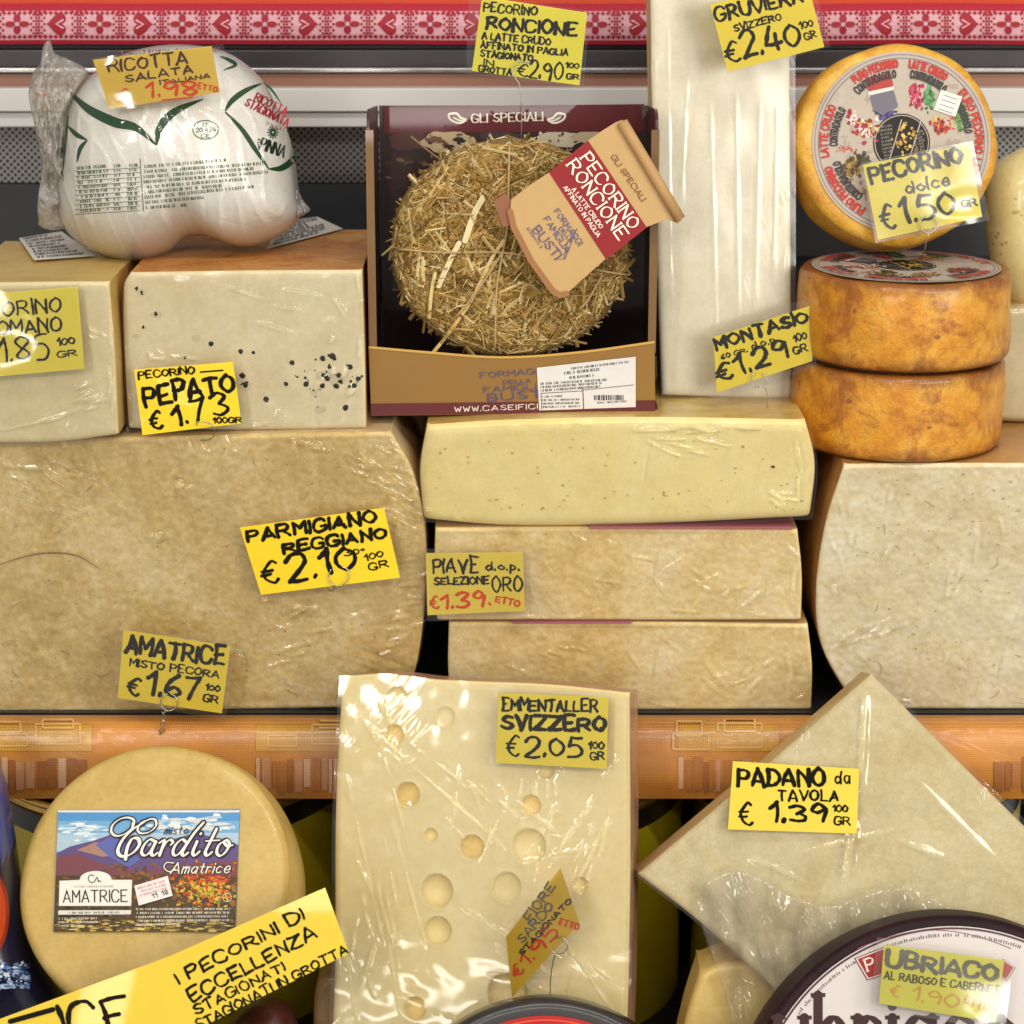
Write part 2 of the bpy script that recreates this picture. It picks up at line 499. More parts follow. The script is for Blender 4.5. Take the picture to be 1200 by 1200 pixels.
class Slab:
    """A block with a traced front face: four border lines in picture points (left-right, top-bottom)."""
    def __init__(s, F, top, bottom, left, right, r=.004, nu=60, nv=50, hf=None, smooth=True, side_noise=0.0):
        s.F = F; f = lambda P: [Vector(F.loc(*p)) for p in P]
        sm = (lambda P: catmull(P, sub=8)) if smooth else (lambda P: P)
        T, B, Lf, Rt = sm(f(top)), sm(f(bottom)), sm(f(left)), sm(f(right))
        W = (T[-1] - T[0]).length; Hh = (Lf[-1] - Lf[0]).length; s.W, s.H, s.r = W, Hh, r
        us, vs = spacing(W, r, nu), spacing(Hh, r, nv)
        T, B, Lf, Rt = resample(T, us), resample(B, us), resample(Lf, vs), resample(Rt, vs)
        s.us, s.vs = us, vs; s.P = []
        rb = lambda d: 0 if d >= r else r - math.sqrt(max(r * r - (r - d) ** 2, 0))
        for j, v in enumerate(vs):
            row = []
            for i, u in enumerate(us):
                c = (T[i] * (1 - v) + B[i] * v + Lf[j] * (1 - u) + Rt[j] * u
                     - (T[0] * (1 - u) * (1 - v) + T[-1] * u * (1 - v) + B[0] * (1 - u) * v + B[-1] * u * v))
                du, dv = min(u, 1 - u) * W, min(v, 1 - v) * Hh
                h = -rb(du) - rb(dv)
                if hf: h += hf(c.x, c.y, min(du, dv))
                row.append((c.x, c.y, h))
            s.P.append(row)

    def front(s, mb, mat=0, off=0.0, flat=False, hfun=None):
        nu, nv = len(s.us), len(s.vs); V = []
        for row in s.P:
            for a, b, h in row:
                hh = h + off
                if hfun: hh = hfun(a, b) + off
                V.append(s.F.w(a, b, hh))
        mb.add(V, [(j * nu + i, (j + 1) * nu + i, (j + 1) * nu + i + 1, j * nu + i + 1) for j in range(nv - 1) for i in range(nu - 1)], mat, (1, 1, 1), True)

    def solid(s, mb, depth, back=None, mat=0, side=1, steps=5, taper=0.0, wob=0.0):
        """front, walls and back; back: world direction of the depth"""
        s.front(mb, mat); nu, nv = len(s.us), len(s.vs)
        loop = [s.P[0][i] for i in range(nu)] + [s.P[j][-1] for j in range(1, nv)] + [s.P[-1][i] for i in range(nu - 2, -1, -1)] + [s.P[j][0] for j in range(nv - 2, 0, -1)]
        ca = sum(p[0] for p in loop) / len(loop); cb = sum(p[1] for p in loop) / len(loop)
        bk = (back.normalized() if back else -s.F.n); V = []; n = len(loop)
        for k in range(steps + 1):
            t = k / steps; q = 1 - taper * t
            for a, b, h in loop:
                p = s.F.w(ca + (a - ca) * q, cb + (b - cb) * q, h) + bk * depth * t
                if wob and 0 < k: p += Vector((0, 0, 1)) * wob * mnoise.noise(p * 30)
                V.append(p)
        Fc = [(k * n + i, k * n + (i + 1) % n, (k + 1) * n + (i + 1) % n, (k + 1) * n + i) for k in range(steps) for i in range(n)]
        mb.add(V, Fc, side, (1, 1, 1), True)
        mb.add(V[-n:], [tuple(range(n))], side)

    def at(s, px, py, off=0.0):
        return s.F.at(px, py, off)


class Pillow:
    """A rounded body seen from the front, outline in picture points."""
    def __init__(s, F, outline, c, Hf, Hb, p=3.0, q=.5, nse=0.0, nsc=30, sub=6, seed=0.0):
        s.F = F; s.c = Vector(F.loc(*c)); s.Hf, s.Hb, s.p, s.q, s.nse, s.nsc, s.seed = Hf, Hb, p, q, nse, nsc, seed
        O = catmull([Vector(F.loc(*x)) - s.c for x in outline], True, sub)
        s.K = 200; tab = [None] * s.K
        n = len(O)
        for k in range(s.K):
            th = 2 * math.pi * k / s.K; d = Vector((math.cos(th), math.sin(th))); best = 0
            for i in range(n):
                a, b = O[i], O[(i + 1) % n]; e = b - a; den = d.x * e.y - d.y * e.x
                if abs(den) < 1e-12: continue
                t = (a.x * e.y - a.y * e.x) / den; uu = (a.x * d.y - a.y * d.x) / den
                if t > 0 and -1e-6 <= uu <= 1 + 1e-6: best = max(best, t)
            tab[k] = best or .001
        s.tab = tab

    def rad(s, th):
        x = (th % (2 * math.pi)) / (2 * math.pi) * s.K; i = int(x) % s.K; f = x - int(x)
        return s.tab[i] * (1 - f) + s.tab[(i + 1) % s.K] * f

    def h(s, a, b, Hh=None):
        d = Vector((a, b)) - s.c; r = d.length; t = min(r / s.rad(math.atan2(d.y, d.x)), 1) if r > 1e-9 else 0
        hh = (s.Hf if Hh is None else Hh) * max(1 - t ** s.p, 0) ** s.q
        if s.nse: hh += s.nse * mnoise.noise(Vector((a * s.nsc, b * s.nsc, s.seed))) * (1 - t ** 6)
        return hh

    def at(s, px, py, off=0.0):
        h = 0
        for _ in range(4):
            a, b = s.F.loc(px, py, h + off); h = s.h(a, b)
        return s.F.w(a, b, h + off)

    def solid(s, mb, mat=0, rings=40, seg=140):
        V = []; Fc = []
        for side in (1, -1):
            base = len(V)
            for j in range(rings + 1):
                t = math.sin(j / rings * math.pi / 2) if j < rings else 1.0
                for k in range(seg):
                    th = 2 * math.pi * k / seg; r = s.rad(th) * t
                    a, b = s.c.x + r * math.cos(th), s.c.y + r * math.sin(th)
                    V.append(s.F.w(a, b, s.h(a, b) if side == 1 else -s.h(a, b, s.Hb)))
            for j in range(rings):
                for k in range(seg):
                    k2 = (k + 1) % seg; q = (base + j * seg + k, base + (j + 1) * seg + k, base + (j + 1) * seg + k2, base + j * seg + k2)
                    Fc.append(q if side == 1 else q[::-1])
        mb.add(V, Fc, mat, (1, 1, 1), True)


def lathe(mb, C, n, ex, prof, mat=0, seg=96, wob=0.0, wsc=25, mats=None, seed=0.0):
    """Turn (radius, height along n) round the axis through C."""
    n = n.normalized(); ex = (ex - n * ex.dot(n)).normalized(); ey = n.cross(ex); V = []
    for r, h in prof:
        for k in range(seg):
            a = 2 * math.pi * k / seg; u = ex * math.cos(a) + ey * math.sin(a)
            p = C + u * r + n * h
            if wob: p = p + (u + n * .4) * wob * mnoise.noise(p * wsc + Vector((seed, 0, 0))) * min(1, r * 60)
            V.append(p)
    b = len(mb.v); m = len(prof)
    for j in range(m - 1):
        Fc = [(j * seg + k, (j + 1) * seg + k, (j + 1) * seg + (k + 1) % seg, j * seg + (k + 1) % seg) for k in range(seg)]
        if j == 0: mb.add(V, Fc, mats[j] if mats else mat, (1, 1, 1), True)
        else:
            for f in Fc:
                mb.f.append([b + i for i in f]); mb.m.append(mats[j] if mats else mat); mb.c.append((1, 1, 1)); mb.sm.append(True)


def rprof(Rr, T, r, bulge=0.0, k=6):
    """profile of a wheel: front face centre to back centre, rounded edges"""
    P = [(.0004, 0), (Rr * .3, 0), (Rr * .6, 0), (Rr - r * 1.6, 0)]
    for i in range(k + 1):
        a = math.pi / 2 * i / k; P.append((Rr - r + r * math.sin(a), -r + r * math.cos(a)))
    for i in range(1, 6):
        t = i / 6; P.append((Rr + bulge * math.sin(math.pi * t), -r - (T - 2 * r) * t))
    for i in range(k + 1):
        a = math.pi / 2 * i / k; P.append((Rr - r + r * math.cos(a), -(T - r) - r * math.sin(a)))
    P += [(Rr * .5, -T), (.0004, -T)]
    return P


# ================================================================== the setting: shelf, counter, back of the cabinet
M['black_shelf'] = plain('black_shelf', (.012, .011, .012), .45)
M['dark_back'] = plain('dark_sheet', (.022, .024, .028), .5, 0, .3, 12)
def zat(py, Y): return atY(600, py, Y).z
ZS = zat(832, 0.0)                                   # top of the middle shelf
ZC = zat(1292, -0.15)                                # top of the lower counter
OCP = catmull([Vector((-.010, ZS - .0005)), Vector((-.028, zat(846, -.028))), Vector((-.038, zat(862, -.038))),
               Vector((-.043, zat(890, -.043))), Vector((-.044, zat(915, -.044))), Vector((-.041, zat(936, -.041)))], sub=8)
mb = MB(); mb.box((-.75, -.006, OCP[-1].y), (.75, .4099, ZS)); setting(mb.build('shelf', M['black_shelf']))
mb = MB(); mb.box((-.75, -.55, ZC - .03), (.75, .43, ZC)); setting(mb.build('counter', M['black_shelf']))
mb = MB(); mb.box((-.75, .41, ZC), (.75, .42, .55)); setting(mb.build('wall', M['dark_back']))

# perforated steel sheet behind the goods
def perforated():
    m, nt, p = newmat('perforated_steel')
    tc = N(nt, 'ShaderNodeTexCoord'); sx = N(nt, 'ShaderNodeSeparateXYZ'); nt.links.new(tc.outputs['Object'], sx.inputs[0])
    pit = .0062
    def cell(a, b):
        fx = mth(nt, 'SUBTRACT', mth(nt, 'FRACT', a), .5); fy = mth(nt, 'SUBTRACT', mth(nt, 'FRACT', b), .5)
        return mth(nt, 'SQRT', mth(nt, 'ADD', mth(nt, 'MULTIPLY', fx, fx), mth(nt, 'MULTIPLY', mth(nt, 'MULTIPLY', fy, fy), 1.0)))
    X = mth(nt, 'DIVIDE', sx.outputs[0], pit); Z = mth(nt, 'DIVIDE', sx.outputs[2], pit)
    d = mth(nt, 'MINIMUM', cell(X, Z), cell(mth(nt, 'ADD', X, .5), mth(nt, 'ADD', Z, .5)))
    hole = mth(nt, 'LESS_THAN', d, .235)
    nt.links.new(mixc(nt, hole, H('#8d8a86'), (.006, .006, .007)), p.inputs['Base Color'])
    nt.links.new(mth(nt, 'MULTIPLY', mth(nt, 'SUBTRACT', 1.0, hole), .6), p.inputs['Metallic'])
    p.inputs['Roughness'].default_value = .45
    return m
M['perf'] = perforated()
t = thing('perforated_sheet', 'grey steel sheet full of small holes behind the goods', 'metal sheet', (0, .36, zat(180, .36)))
mb = MB(); mb.box((-.60, .358, zat(214, .358)), (.60, .362, zat(146, .358))); mb.build('sheet', M['perf'], t)
mb = MB(); mb.box((-.60, .352, zat(300, .352)), (.60, .358, zat(216, .352))); mb.build('lower_sheet', M['dark_back'], t)

M['rail_dark'] = plain('dark_channel', '#3a3638', .3, .3, .1); M['rail_black'] = plain('black_channel', '#0c0b0c', .5)
M['chrome'] = plain('chrome_strip', '#b9b6b4', .25, .9); M['rail_brown'] = plain('brown_strip', '#8f6350', .4, 0, .1, 8)
M['rail_white'] = plain('white_plastic', '#cfccc8', .35, 0, .04, 10)
t = thing('shelf_rail', 'long layered metal and white plastic rail across the back under the hearts cloth', 'rail', (0, .30, zat(100, .30)))
def bar(name, y0, y1, Y, m, d=.03):
    b = MB(); b.box((-.60, Y, zat(y1, Y)), (.60, Y + d, zat(y0, Y))); return b.build(name, m, t, bevel=.0012)
bar('black_channel', 44, 58, .315, M['rail_black']); bar('dark_channel', 58.4, 79, .308, M['rail_dark'])
bar('chrome_strip', 79.4, 85.5, .302, M['chrome']); bar('brown_strip', 86, 103, .308, M['rail_brown'])
bar('white_lip', 103.4, 131, .290, M['rail_white']); bar('lower_lip', 131.5, 149, .297, M['rail_white'])

# ---- red cloth band with hearts
class Band:
    def __init__(s, Y): s.Y = Y
    def at(s, px, py, off=0):
        py = py + 1.6 * mnoise.noise(Vector((px * .006, 0, 1))); q = (py - 31) / 22
        return atY(px, py, s.Y + .006 * q * q - off)
RED, PINK, DRED = H('#98081f'), H('#cf9ba4'), H('#8d0d22')
BD = Band(.300)
mb = MB()
rows = [-6, 4, 9, 13, 20, 30, 40, 47, 52]
xs = list(range(-40, 1241, 40))
V = [BD.at(x, y) for y in rows for x in xs]; n = len(xs)
for j in range(len(rows) - 1):
    c = H('#c4421f') if rows[j] < 4 else (H('#a8122c') if rows[j] < 13 or rows[j] >= 47 else PINK)
    mb.add([BD.at(x, y) for y in rows[j:j + 2] for x in xs], [(i, i + 1, n + i + 1, n + i) for i in range(n - 1)], 0, c, True)
for k in range(-1, 27):
    cx = 20 + 48.4 * k; cy = 28.5
    hc = H('#960a22')
    if k % 2 == 0:
        for a in (45, 135, 225, 315) if False else (0, 90, 180, 270):
            dx, dy = math.cos(R(a)) * 8.2, math.sin(R(a)) * 6.6
            mb.disc(BD, cx + dx, cy + dy, 6.2 if dx * dx > 1 else 4.2, .0005 + .00006 * (a // 90), hc, 3.6 if dx * dx > 1 else 5.2)
        mb.disc(BD, cx, cy, 2.6, .0009, PINK)
    else:
        sg = -1 if (k // 2) % 2 == 0 else 1     # hearts lie on their side, left then right
        pts = []
        for i in range(40):
            a = 2 * math.pi * i / 40
            hx = 16 * math.sin(a) ** 3; hy = 13 * math.cos(a) - 5 * math.cos(2 * a) - 2 * math.cos(3 * a) - math.cos(4 * a)
            pts.append((cx + sg * (-hy) * .82 + sg * 1.0, cy + hx * .83))
        mb.poly(BD, pts, .0005, hc)
        mb.ribbon(BD, [(cx - sg * 6, cy - 5), (cx + sg * 3, cy), (cx - sg * 6, cy + 5)], 2.0, .0009, H('#e2a7ae'), caps=False)
    # small chequer between the motifs
    for ex in (-1, 1):
        for iy in range(-4, 5):
            for ix in range(4):
                if (iy + ix) % 2: continue
                x = cx + ex * (16.5 + ix * 3.0) ; y = cy + iy * 3.6
                mb.poly(BD, [(x - 1.75, y), (x, y - 2.1), (x + 1.75, y), (x, y + 2.1)], .0004, RED)
    for ix in range(8):
        for y in (15.5, 43.5):
            x = cx - 21 + ix * 6
            mb.poly(BD, [(x - 2.7, y), (x, y - 2.5), (x + 2.7, y), (x, y + 2.5)], .00045, RED)
M['cloth'] = printed('woven_ribbon', .65, .2, 260, .0, .2)
o = mb.build('hearts_cloth', M['cloth'], origin=BD.at(600, 50))
tag(o, 'red and pink cloth band woven with hearts and flowers, along the top', 'cloth band')

# ---- oilcloth over the shelf edge
class Oil:
    def at(s, px, py, off=0.0):
        d = ray(px, py); best = None
        for i in range(len(OCP) - 1):
            a, b = OCP[i], OCP[i + 1]; e = b - a; n = Vector((e.y, -e.x)).normalized()
            if n.x > 0: n = -n
            a2 = a + n * off; o = Vector((CAM.y, CAM.z)); r = Vector((d.y, d.z))
            den = r.x * e.y - r.y * e.x
            if abs(den) < 1e-12: continue
            w = a2 - o; tt = (w.x * e.y - w.y * e.x) / den; u = (w.x * r.y - w.y * r.x) / den
            if tt > 0 and -.02 <= u <= 1.02 and (best is None or tt < best): best = tt
        if best is None: best = ((OCP[-1].x if py > 880 else OCP[0].x) - CAM.y) / d.y
        return CAM + d * best
OIL = Oil()
def oilmat():
    m, nt, p = newmat('oilcloth')
    v = coords(nt)
    w1 = N(nt, 'ShaderNodeTexWave', Scale=210.0, Distortion=1.5, Detail=2.0); w1.bands_direction = 'X'; nt.links.new(v, w1.inputs[0])
    w2 = N(nt, 'ShaderNodeTexWave', Scale=230.0, Distortion=1.5, Detail=2.0); w2.bands_direction = 'Z'; nt.links.new(v, w2.inputs[0])
    w = mth(nt, 'MULTIPLY', mth(nt, 'ADD', w1.outputs['Fac'], w2.outputs['Fac']), .5)
    big = noise(nt, coords(nt, (1, 1, 1.5)), 9, 4, .6)
    fac = mth(nt, 'ADD', mth(nt, 'MULTIPLY', w, .26), mth(nt, 'MULTIPLY', big, .74))
    at = N(nt, 'ShaderNodeAttribute', attribute_name='Col')
    tone = ramp(nt, fac, [(.3, (.45, .38, .32)), (.68, (1.3, 1.26, 1.18))])
    nt.links.new(mixc(nt, 1.0, at.outputs['Color'], tone, 'MULTIPLY'), p.inputs['Base Color'])
    p.inputs['Roughness'].default_value = .38; p.inputs['Coat Weight'].default_value = .35; p.inputs['Coat Roughness'].default_value = .18
    nt.links.new(wrinkle(nt, 8, 1.2, 3, .5, .003, 40, .5), p.inputs['Coat Normal'])
    b = N(nt, 'ShaderNodeBump', Strength=.3, Distance=.001); nt.links.new(fac, b.inputs['Height']); nt.links.new(b.outputs[0], p.inputs['Normal'])
    return m
M['oil'] = oilmat()
mb = MB(); nx = 61
V = [Vector((-.62 + 1.24 * i / (nx - 1), q.x, q.y)) for q in OCP for i in range(nx)]
for j, q in enumerate(OCP):
    for i in range(nx):
        k = j * nx + i; V[k].y += .0004 * mnoise.noise(Vector((V[k].x * 14, j * .12, 3))) * min(1, j / 6)
mb.add(V, [(j * nx + i, j * nx + i + 1, (j + 1) * nx + i + 1, (j + 1) * nx + i) for j in range(len(OCP) - 1) for i in range(nx - 1)], 0, H('#bd8038'), True)
def oil_quad(x0, x1, y0, y1, c, off):
    ys = [y0 + (y1 - y0) * i / 5 for i in range(6)]
    mb.add([OIL.at(x, y, off) for y in ys for x in (x0, x1)], [(2 * i, 2 * i + 1, 2 * i + 3, 2 * i + 2) for i in range(5)], 0, c, True)
PALE = H('#cda360'); GOLD = H('#c09038')
for bx in (-10, 300, 795, 1165):
    if bx != 1165:
        oil_quad(bx, bx + 118, 842, 880, GOLD, .0009)
    for (x0, x1, y0, y1) in ((4, 34, 846, 858), (0, 42, 860, 874), (52, 104, 848, 872), (60, 96, 843, 853)):
        if bx == 1165 or (bx == 300 and x1 == 34): continue
        jx = {-10: 0, 300: 14, 795: -6}[bx]; x0, x1, y0, y1 = x0 + jx, x1 + jx * .4 - 4 * (bx == 795), y0 + jx * .1, y1 + (bx == 795) * 4
        P = [(bx + x0, y0), (bx + x1, y0), (bx + x1, y1), (bx + x0, y1), (bx + x0, y0)]
        for a, b in zip(P, P[1:]):
            Q = [Vector(a).lerp(Vector(b), k / 6) for k in range(7)]
            mb.ribbon(OIL, Q, 2.6, .0014, PALE, caps=False)
    x = bx
    while x < bx + 112:
        wd = random.uniform(4, 11)
        oil_quad(x, x + wd, 889 + random.uniform(-2, 5), 930 - random.uniform(0, 8), random.choice([H('#b98a68'), H('#9a6238'), H('#c8a286'), H('#a8703f')]), .0010)
        x += wd + random.uniform(1.2, 3)
o = mb.build('oilcloth_edging', M['oil'], origin=(0, -.03, OCP[-1].y))
tag(o, 'orange brown patterned oilcloth strip wrapped over the shelf edge', 'oilcloth')

# ---- round tins under the shelf
M['gold'] = plain('gold_rim', '#c9a35a', .28, .9, .1); M['tin_black'] = plain('black_lacquer', (.008, .007, .007), .25)
M['tin_yellow'] = plain('yellow_lacquer', '#a99512', .4, 0, .1, 20)
for cx, Rt, lb in ((186, .150, 'round yellow tin with gold rim behind the cheese with a landscape label'),
               (610, .134, 'round yellow tin with black band and gold rim behind the holey cheese slab'),
               (1014, .134, 'round yellow tin with black band and gold rim behind the diamond shaped wedge')):
    p = atY(cx, 957, -.072); zt = p.z; c = Vector((p.x * 1.05, -.072 + Rt, zt))
    t = thing('cheese_tin', lb, 'tin', (c.x, c.y, ZC), 'round tins under the shelf')
    mb = MB(); lathe(mb, Vector((c.x, c.y, zt)), Vector((0, 0, 1)), Vector((1, 0, 0)),
          [(Rt - .004, -.0125), (Rt - .003, -.024), (Rt - .0028, -.0285)], 0); mb.build('band', M['tin_black'], t)
    mb = MB(); lathe(mb, Vector((c.x, c.y, zt)), Vector((0, 0, 1)), Vector((1, 0, 0)),
          [(.001, -.004), (Rt - .008, -.004), (Rt - .006, 0), (Rt - .002, .0005), (Rt, -.002), (Rt - .002, -.0042), (Rt - .003, -.0052), (Rt - .001, -.0066), (Rt - .001, -.0086), (Rt - .0035, -.0105), (Rt - .004, -.0125)], 0); mb.build('rim', M['gold'], t)
    mb = MB(); lathe(mb, Vector((c.x, c.y, zt)), Vector((0, 0, 1)), Vector((1, 0, 0)),
          [(Rt - .0028, -.0285), (Rt - .002, -.03), (Rt - .002, ZC - zt)], 0); mb.build('body', M['tin_yellow'], t)

# pulled folds in cling film, clusters of thin ridges
def fold_field(F, clusters, base=.0014, seed=0):
    rnd = random.Random(seed); L = []
    for cx, cy, sx, sy, ang, ln, n, am in clusters:
        for _ in range(n):
            x, y = cx + rnd.gauss(0, sx), cy + rnd.gauss(0, sy); a = R(ang + rnd.gauss(0, 9)); l = ln * rnd.uniform(.5, 1.3) / 2
            p, q = Vector(F.loc(x - math.cos(a) * l, y - math.sin(a) * l)), Vector(F.loc(x + math.cos(a) * l, y + math.sin(a) * l))
            L.append((p, q, am * 2.3 * rnd.uniform(.6, 1.3), rnd.uniform(1.2, 2.2) * .00065))
    def f(a, b):
        h = base + .0005 * mnoise.noise(Vector((a * 50, b * 50, seed)))
        for p, q, am, w in L:
            e = q - p; d0 = Vector((a, b)) - p; t = d0.dot(e) / e.length_squared
            if t < 0 or t > 1: continue
            d = (d0 - e * t).length
            if d > w * 3: continue
            h += am * math.exp(-(d / w) ** 2) * math.sin(math.pi * t)
        return h
    return f
def fine_front(S, nu=150, nv=110):
    return S

# ================================================================== middle shelf
BK = Vector((0, 1, 0))
FM = Frame(600, 670, 0.0)
def grain(sc=60, am=.0012, sc2=220, am2=.0004, seed=0):
    return lambda a, b, d: (mnoise.noise(Vector((a * sc, b * sc, seed))) * am + mnoise.noise(Vector((a * sc2, b * sc2, seed + 9))) * am2) * min(1, d / .004)

def rough_cut(seed):
    def f(a, b, d):
        v = Vector((a, b, seed * .7)); r1 = 1 - abs(mnoise.noise(v * 38)) * 2; r2 = 1 - abs(mnoise.noise(v * 95 + Vector((5, 0, 0)))) * 2
        return (.0007 * r1 + .0003 * r2 + .0005 * mnoise.noise(v * 240) + .0008 * mnoise.noise(v * 14) - .0016) * min(1, d / .005)
    return f
M['parm'] = cheese('aged_cheese', '#b8944a', '#d6b872', '#ead6a0', 12, 150, .55, .6, .08, grain=.45, crumb=.36)
M['parm_rind'] = cheese('aged_rind', '#b98f55', '#d3bd92', None, 20, 120, .5, .4, .05)
M['wrap'] = film('cling_film', dict(scale=11, ang=1.15, stretch=5, strength=.75, dist=.0028, fine=55, cover=.47), .006, .08, 1.5)
M['wrap_tight'] = film('tight_film', dict(scale=9, ang=-.3, stretch=3, strength=.8, dist=.0022, fine=40, cover=.45), .006, .09, 1.2)

S = Slab(FM, [(-45, 518), (200, 512), (380, 508), (458, 507)], [(-45, 838), (200, 834), (474, 829)], [(-45, 518), (-45, 838)],
         [(458, 507), (484, 555), (498, 625), (498, 700), (490, 770), (474, 829)], .004, 260, 170, rough_cut(1))
t = thing('parmesan_block', 'large beige crumbly cheese block wrapped in cling film on the shelf at left', 'cheese', atY(220, 834, .1))
def crumbs(mb, S, x0, x1, y0, y1, n, seed, dark, light):
    rnd = random.Random(seed)
    for _ in range(n):
        x, y = rnd.uniform(x0, x1), rnd.uniform(y0, y1)
        if rnd.random() < .04:
            P = [Vector((x, y))]; a = rnd.uniform(-.6, .6) + (math.pi / 2 if rnd.random() < .3 else 0)
            for _k in range(rnd.randint(3, 7)): a += rnd.uniform(-.6, .6); P.append(P[-1] + Vector((math.cos(a), math.sin(a))) * rnd.uniform(2, 5))
            mb.ribbon(S, P, lambda q: (.25 + .7 * math.sin(math.pi * q)), .0001, H(dark), 2, caps=False)
        else: mb.disc(S, x, y, rnd.uniform(.4, 1.6), -.0001, H(light if rnd.random() < .65 else dark), rnd.uniform(.4, 1.2), 2, 7, .4)
mb = MB(); S.solid(mb, .25, BK); crumbs(mb, S, 2, 450, 520, 820, 340, 4, '#a78e52', '#dccc9c'); mb.build('cheese', [M['parm'], M['parm_rind'], M['print']], t)
Sw = Slab(FM, [(-45, 517), (200, 511), (380, 507), (460, 506)], [(-45, 838), (200, 834), (476, 829)], [(-45, 517), (-45, 838)],
          [(460, 506), (486, 555), (500, 625), (500, 700), (492, 770), (476, 829)], .004, 300, 190)
FF = fold_field(FM, [(462, 560, 16, 26, 32, 34, 16, .0009), (470, 600, 14, 14, 28, 30, 8, .0009), (480, 690, 8, 30, -12, 30, 8, .0008), (250, 520, 60, 5, 60, 20, 8, .0007), (195, 570, 14, 8, -32, 18, 6, .0008), (350, 745, 30, 18, -22, 44, 8, .0007),
                  (180, 628, 8, 5, -35, 18, 3, .0007), (345, 712, 12, 4, -8, 16, 3, .0007), (465, 750, 10, 18, -20, 26, 8, .0008), (400, 530, 40, 8, 24, 30, 7, .0007), (60, 560, 60, 20, 8, 60, 5, .0004), (20, 760, 20, 30, 80, 50, 4, .0005)], .0016, 1)
mb = MB(); Sw.front(mb, hfun=FF); mb.build('plastic_wrap', M['wrap'], t)
# old knife mark on the cut face
mb = MB(); K = catmull([Vector(p) for p in ((-20, 668), (30, 652), (62, 648), (92, 652), (118, 668))])
mb.ribbon(S, K, lambda q: 1.8 * (1 - abs(2 * q - 1)) + .4, .0012, H('#8f7443')); mb.build('knife_mark', M['print'], t)
PARM_TOP = atY(220, 511, 0).z

M['white_cheese'] = cheese('right_cheese', '#d2ba82', '#e6d6ac', '#f2e8cc', 14, 130, .55, .5, .08, grain=.45, crumb=.3)
S = Slab(FM, [(990, 545), (1100, 544), (1265, 544)], [(1004, 832), (1265, 832)], [(990, 545), (968, 615), (957, 695), (965, 762), (1004, 832)],
         [(1265, 544), (1265, 832)], .004, 170, 170, rough_cut(3))
t = thing('half_wheel_block', 'pale grainy half wheel of hard cheese under the stacked orange wheels', 'cheese', atY(1110, 832, .1))
M['brown_rind'] = cheese('brown_rind', '#a87437', '#c39355', None, 18, 120, .5, .3, .05, .3)
mb = MB(); S.solid(mb, .25, BK); crumbs(mb, S, 1000, 1198, 552, 825, 220, 6, '#bba574', '#ece2c6'); mb.build('cheese', [M['white_cheese'], M['brown_rind'], M['print']], t)
Sw = Slab(FM, [(988, 544), (1100, 543), (1265, 543)], [(1002, 832), (1265, 832)], [(988, 544), (966, 615), (955, 695), (963, 762), (1002, 832)], [(1265, 543), (1265, 832)], .004, 180, 170)
FF = fold_field(FM, [(1010, 740, 20, 12, -25, 26, 7, .0008), (1035, 737, 8, 3, -12, 20, 3, .0009), (990, 640, 10, 40, 78, 30, 6, .0006), (1090, 690, 40, 40, -60, 40, 6, .0005), (1160, 620, 20, 30, 85, 50, 4, .0005), (1060, 820, 60, 5, 4, 40, 5, .0006)], .0014, 2)
mb = MB(); Sw.front(mb, hfun=FF); mb.build('plastic_wrap', M['wrap_tight'], t)
RB_TOP = atY(1110, 544, 0).z

# --- yellow holey cheese and two long blocks under it
M['fontina'] = cheese('soft_yellow_cheese', '#eed884', '#f5e4a4', None, 9, 150, .38, .12, .2)
M['fontina_rind'] = cheese('yellow_rind', '#b98d3c', '#d6bd6e', None, 22, 90, .4, .2, .1, .4)
def pits(seed):
    rnd = random.Random(seed); L = [(rnd.uniform(-.07, .24), rnd.uniform(.03, .11), rnd.uniform(.0006, .0016)) for _ in range(120)]
    g = grain(30, .0006, 120, .0002, seed)
    return g
S = Slab(FM, [(500, 500), (600, 494), (760, 491), (945, 494)], [(496, 610), (600, 618), (760, 616), (950, 607)], [(500, 500), (492, 552), (496, 610)],
         [(945, 494), (956, 545), (950, 607)], .007, 80, 30, pits(4))
t = thing('yellow_cheese_block', 'long pale yellow cheese block with tiny holes on top of two long blocks', 'cheese', atY(720, 617, .1))
Sw = Slab(FM, [(499, 499), (600, 493), (760, 490), (947, 493)], [(495, 611), (600, 619), (760, 617), (952, 608)], [(499, 499), (490, 552), (495, 611)], [(947, 493), (958, 545), (952, 608)], .007, 260, 80)
FF = fold_field(FM, [(820, 500, 60, 4, 4, 50, 6, .0009), (830, 520, 24, 6, 10, 36, 7, .0007), (915, 588, 14, 6, 20, 24, 6, .0008), (940, 545, 5, 20, 85, 30, 4, .0007), (650, 498, 60, 4, -3, 40, 4, .0006), (520, 600, 14, 6, 5, 20, 3, .0006)], .0013, 3)
mb = MB(); Sw.front(mb, hfun=FF); mb.build('plastic_wrap', M['wrap_tight'], t)
mb = MB(); S.solid(mb, .22, BK)
rnd = random.Random(5)
for _ in range(60):
    x, y = rnd.uniform(510, 940), rnd.uniform(512, 600)
    mb.disc(S, x, y, rnd.uniform(.7, 2.2), .0009, random.choice([H('#cdb562'), H('#d2bd6c'), H('#bfa352')]), rnd.uniform(.6, 1.5), 2, 8, .3)
mb.disc(S, 906, 547, 2.4, .001, H('#5a3f1c'), 1.6, 2); mb.build('cheese', [M['fontina'], M['fontina_rind'], M['print']], t)
FONT_TOP = atY(720, 492, 0).z

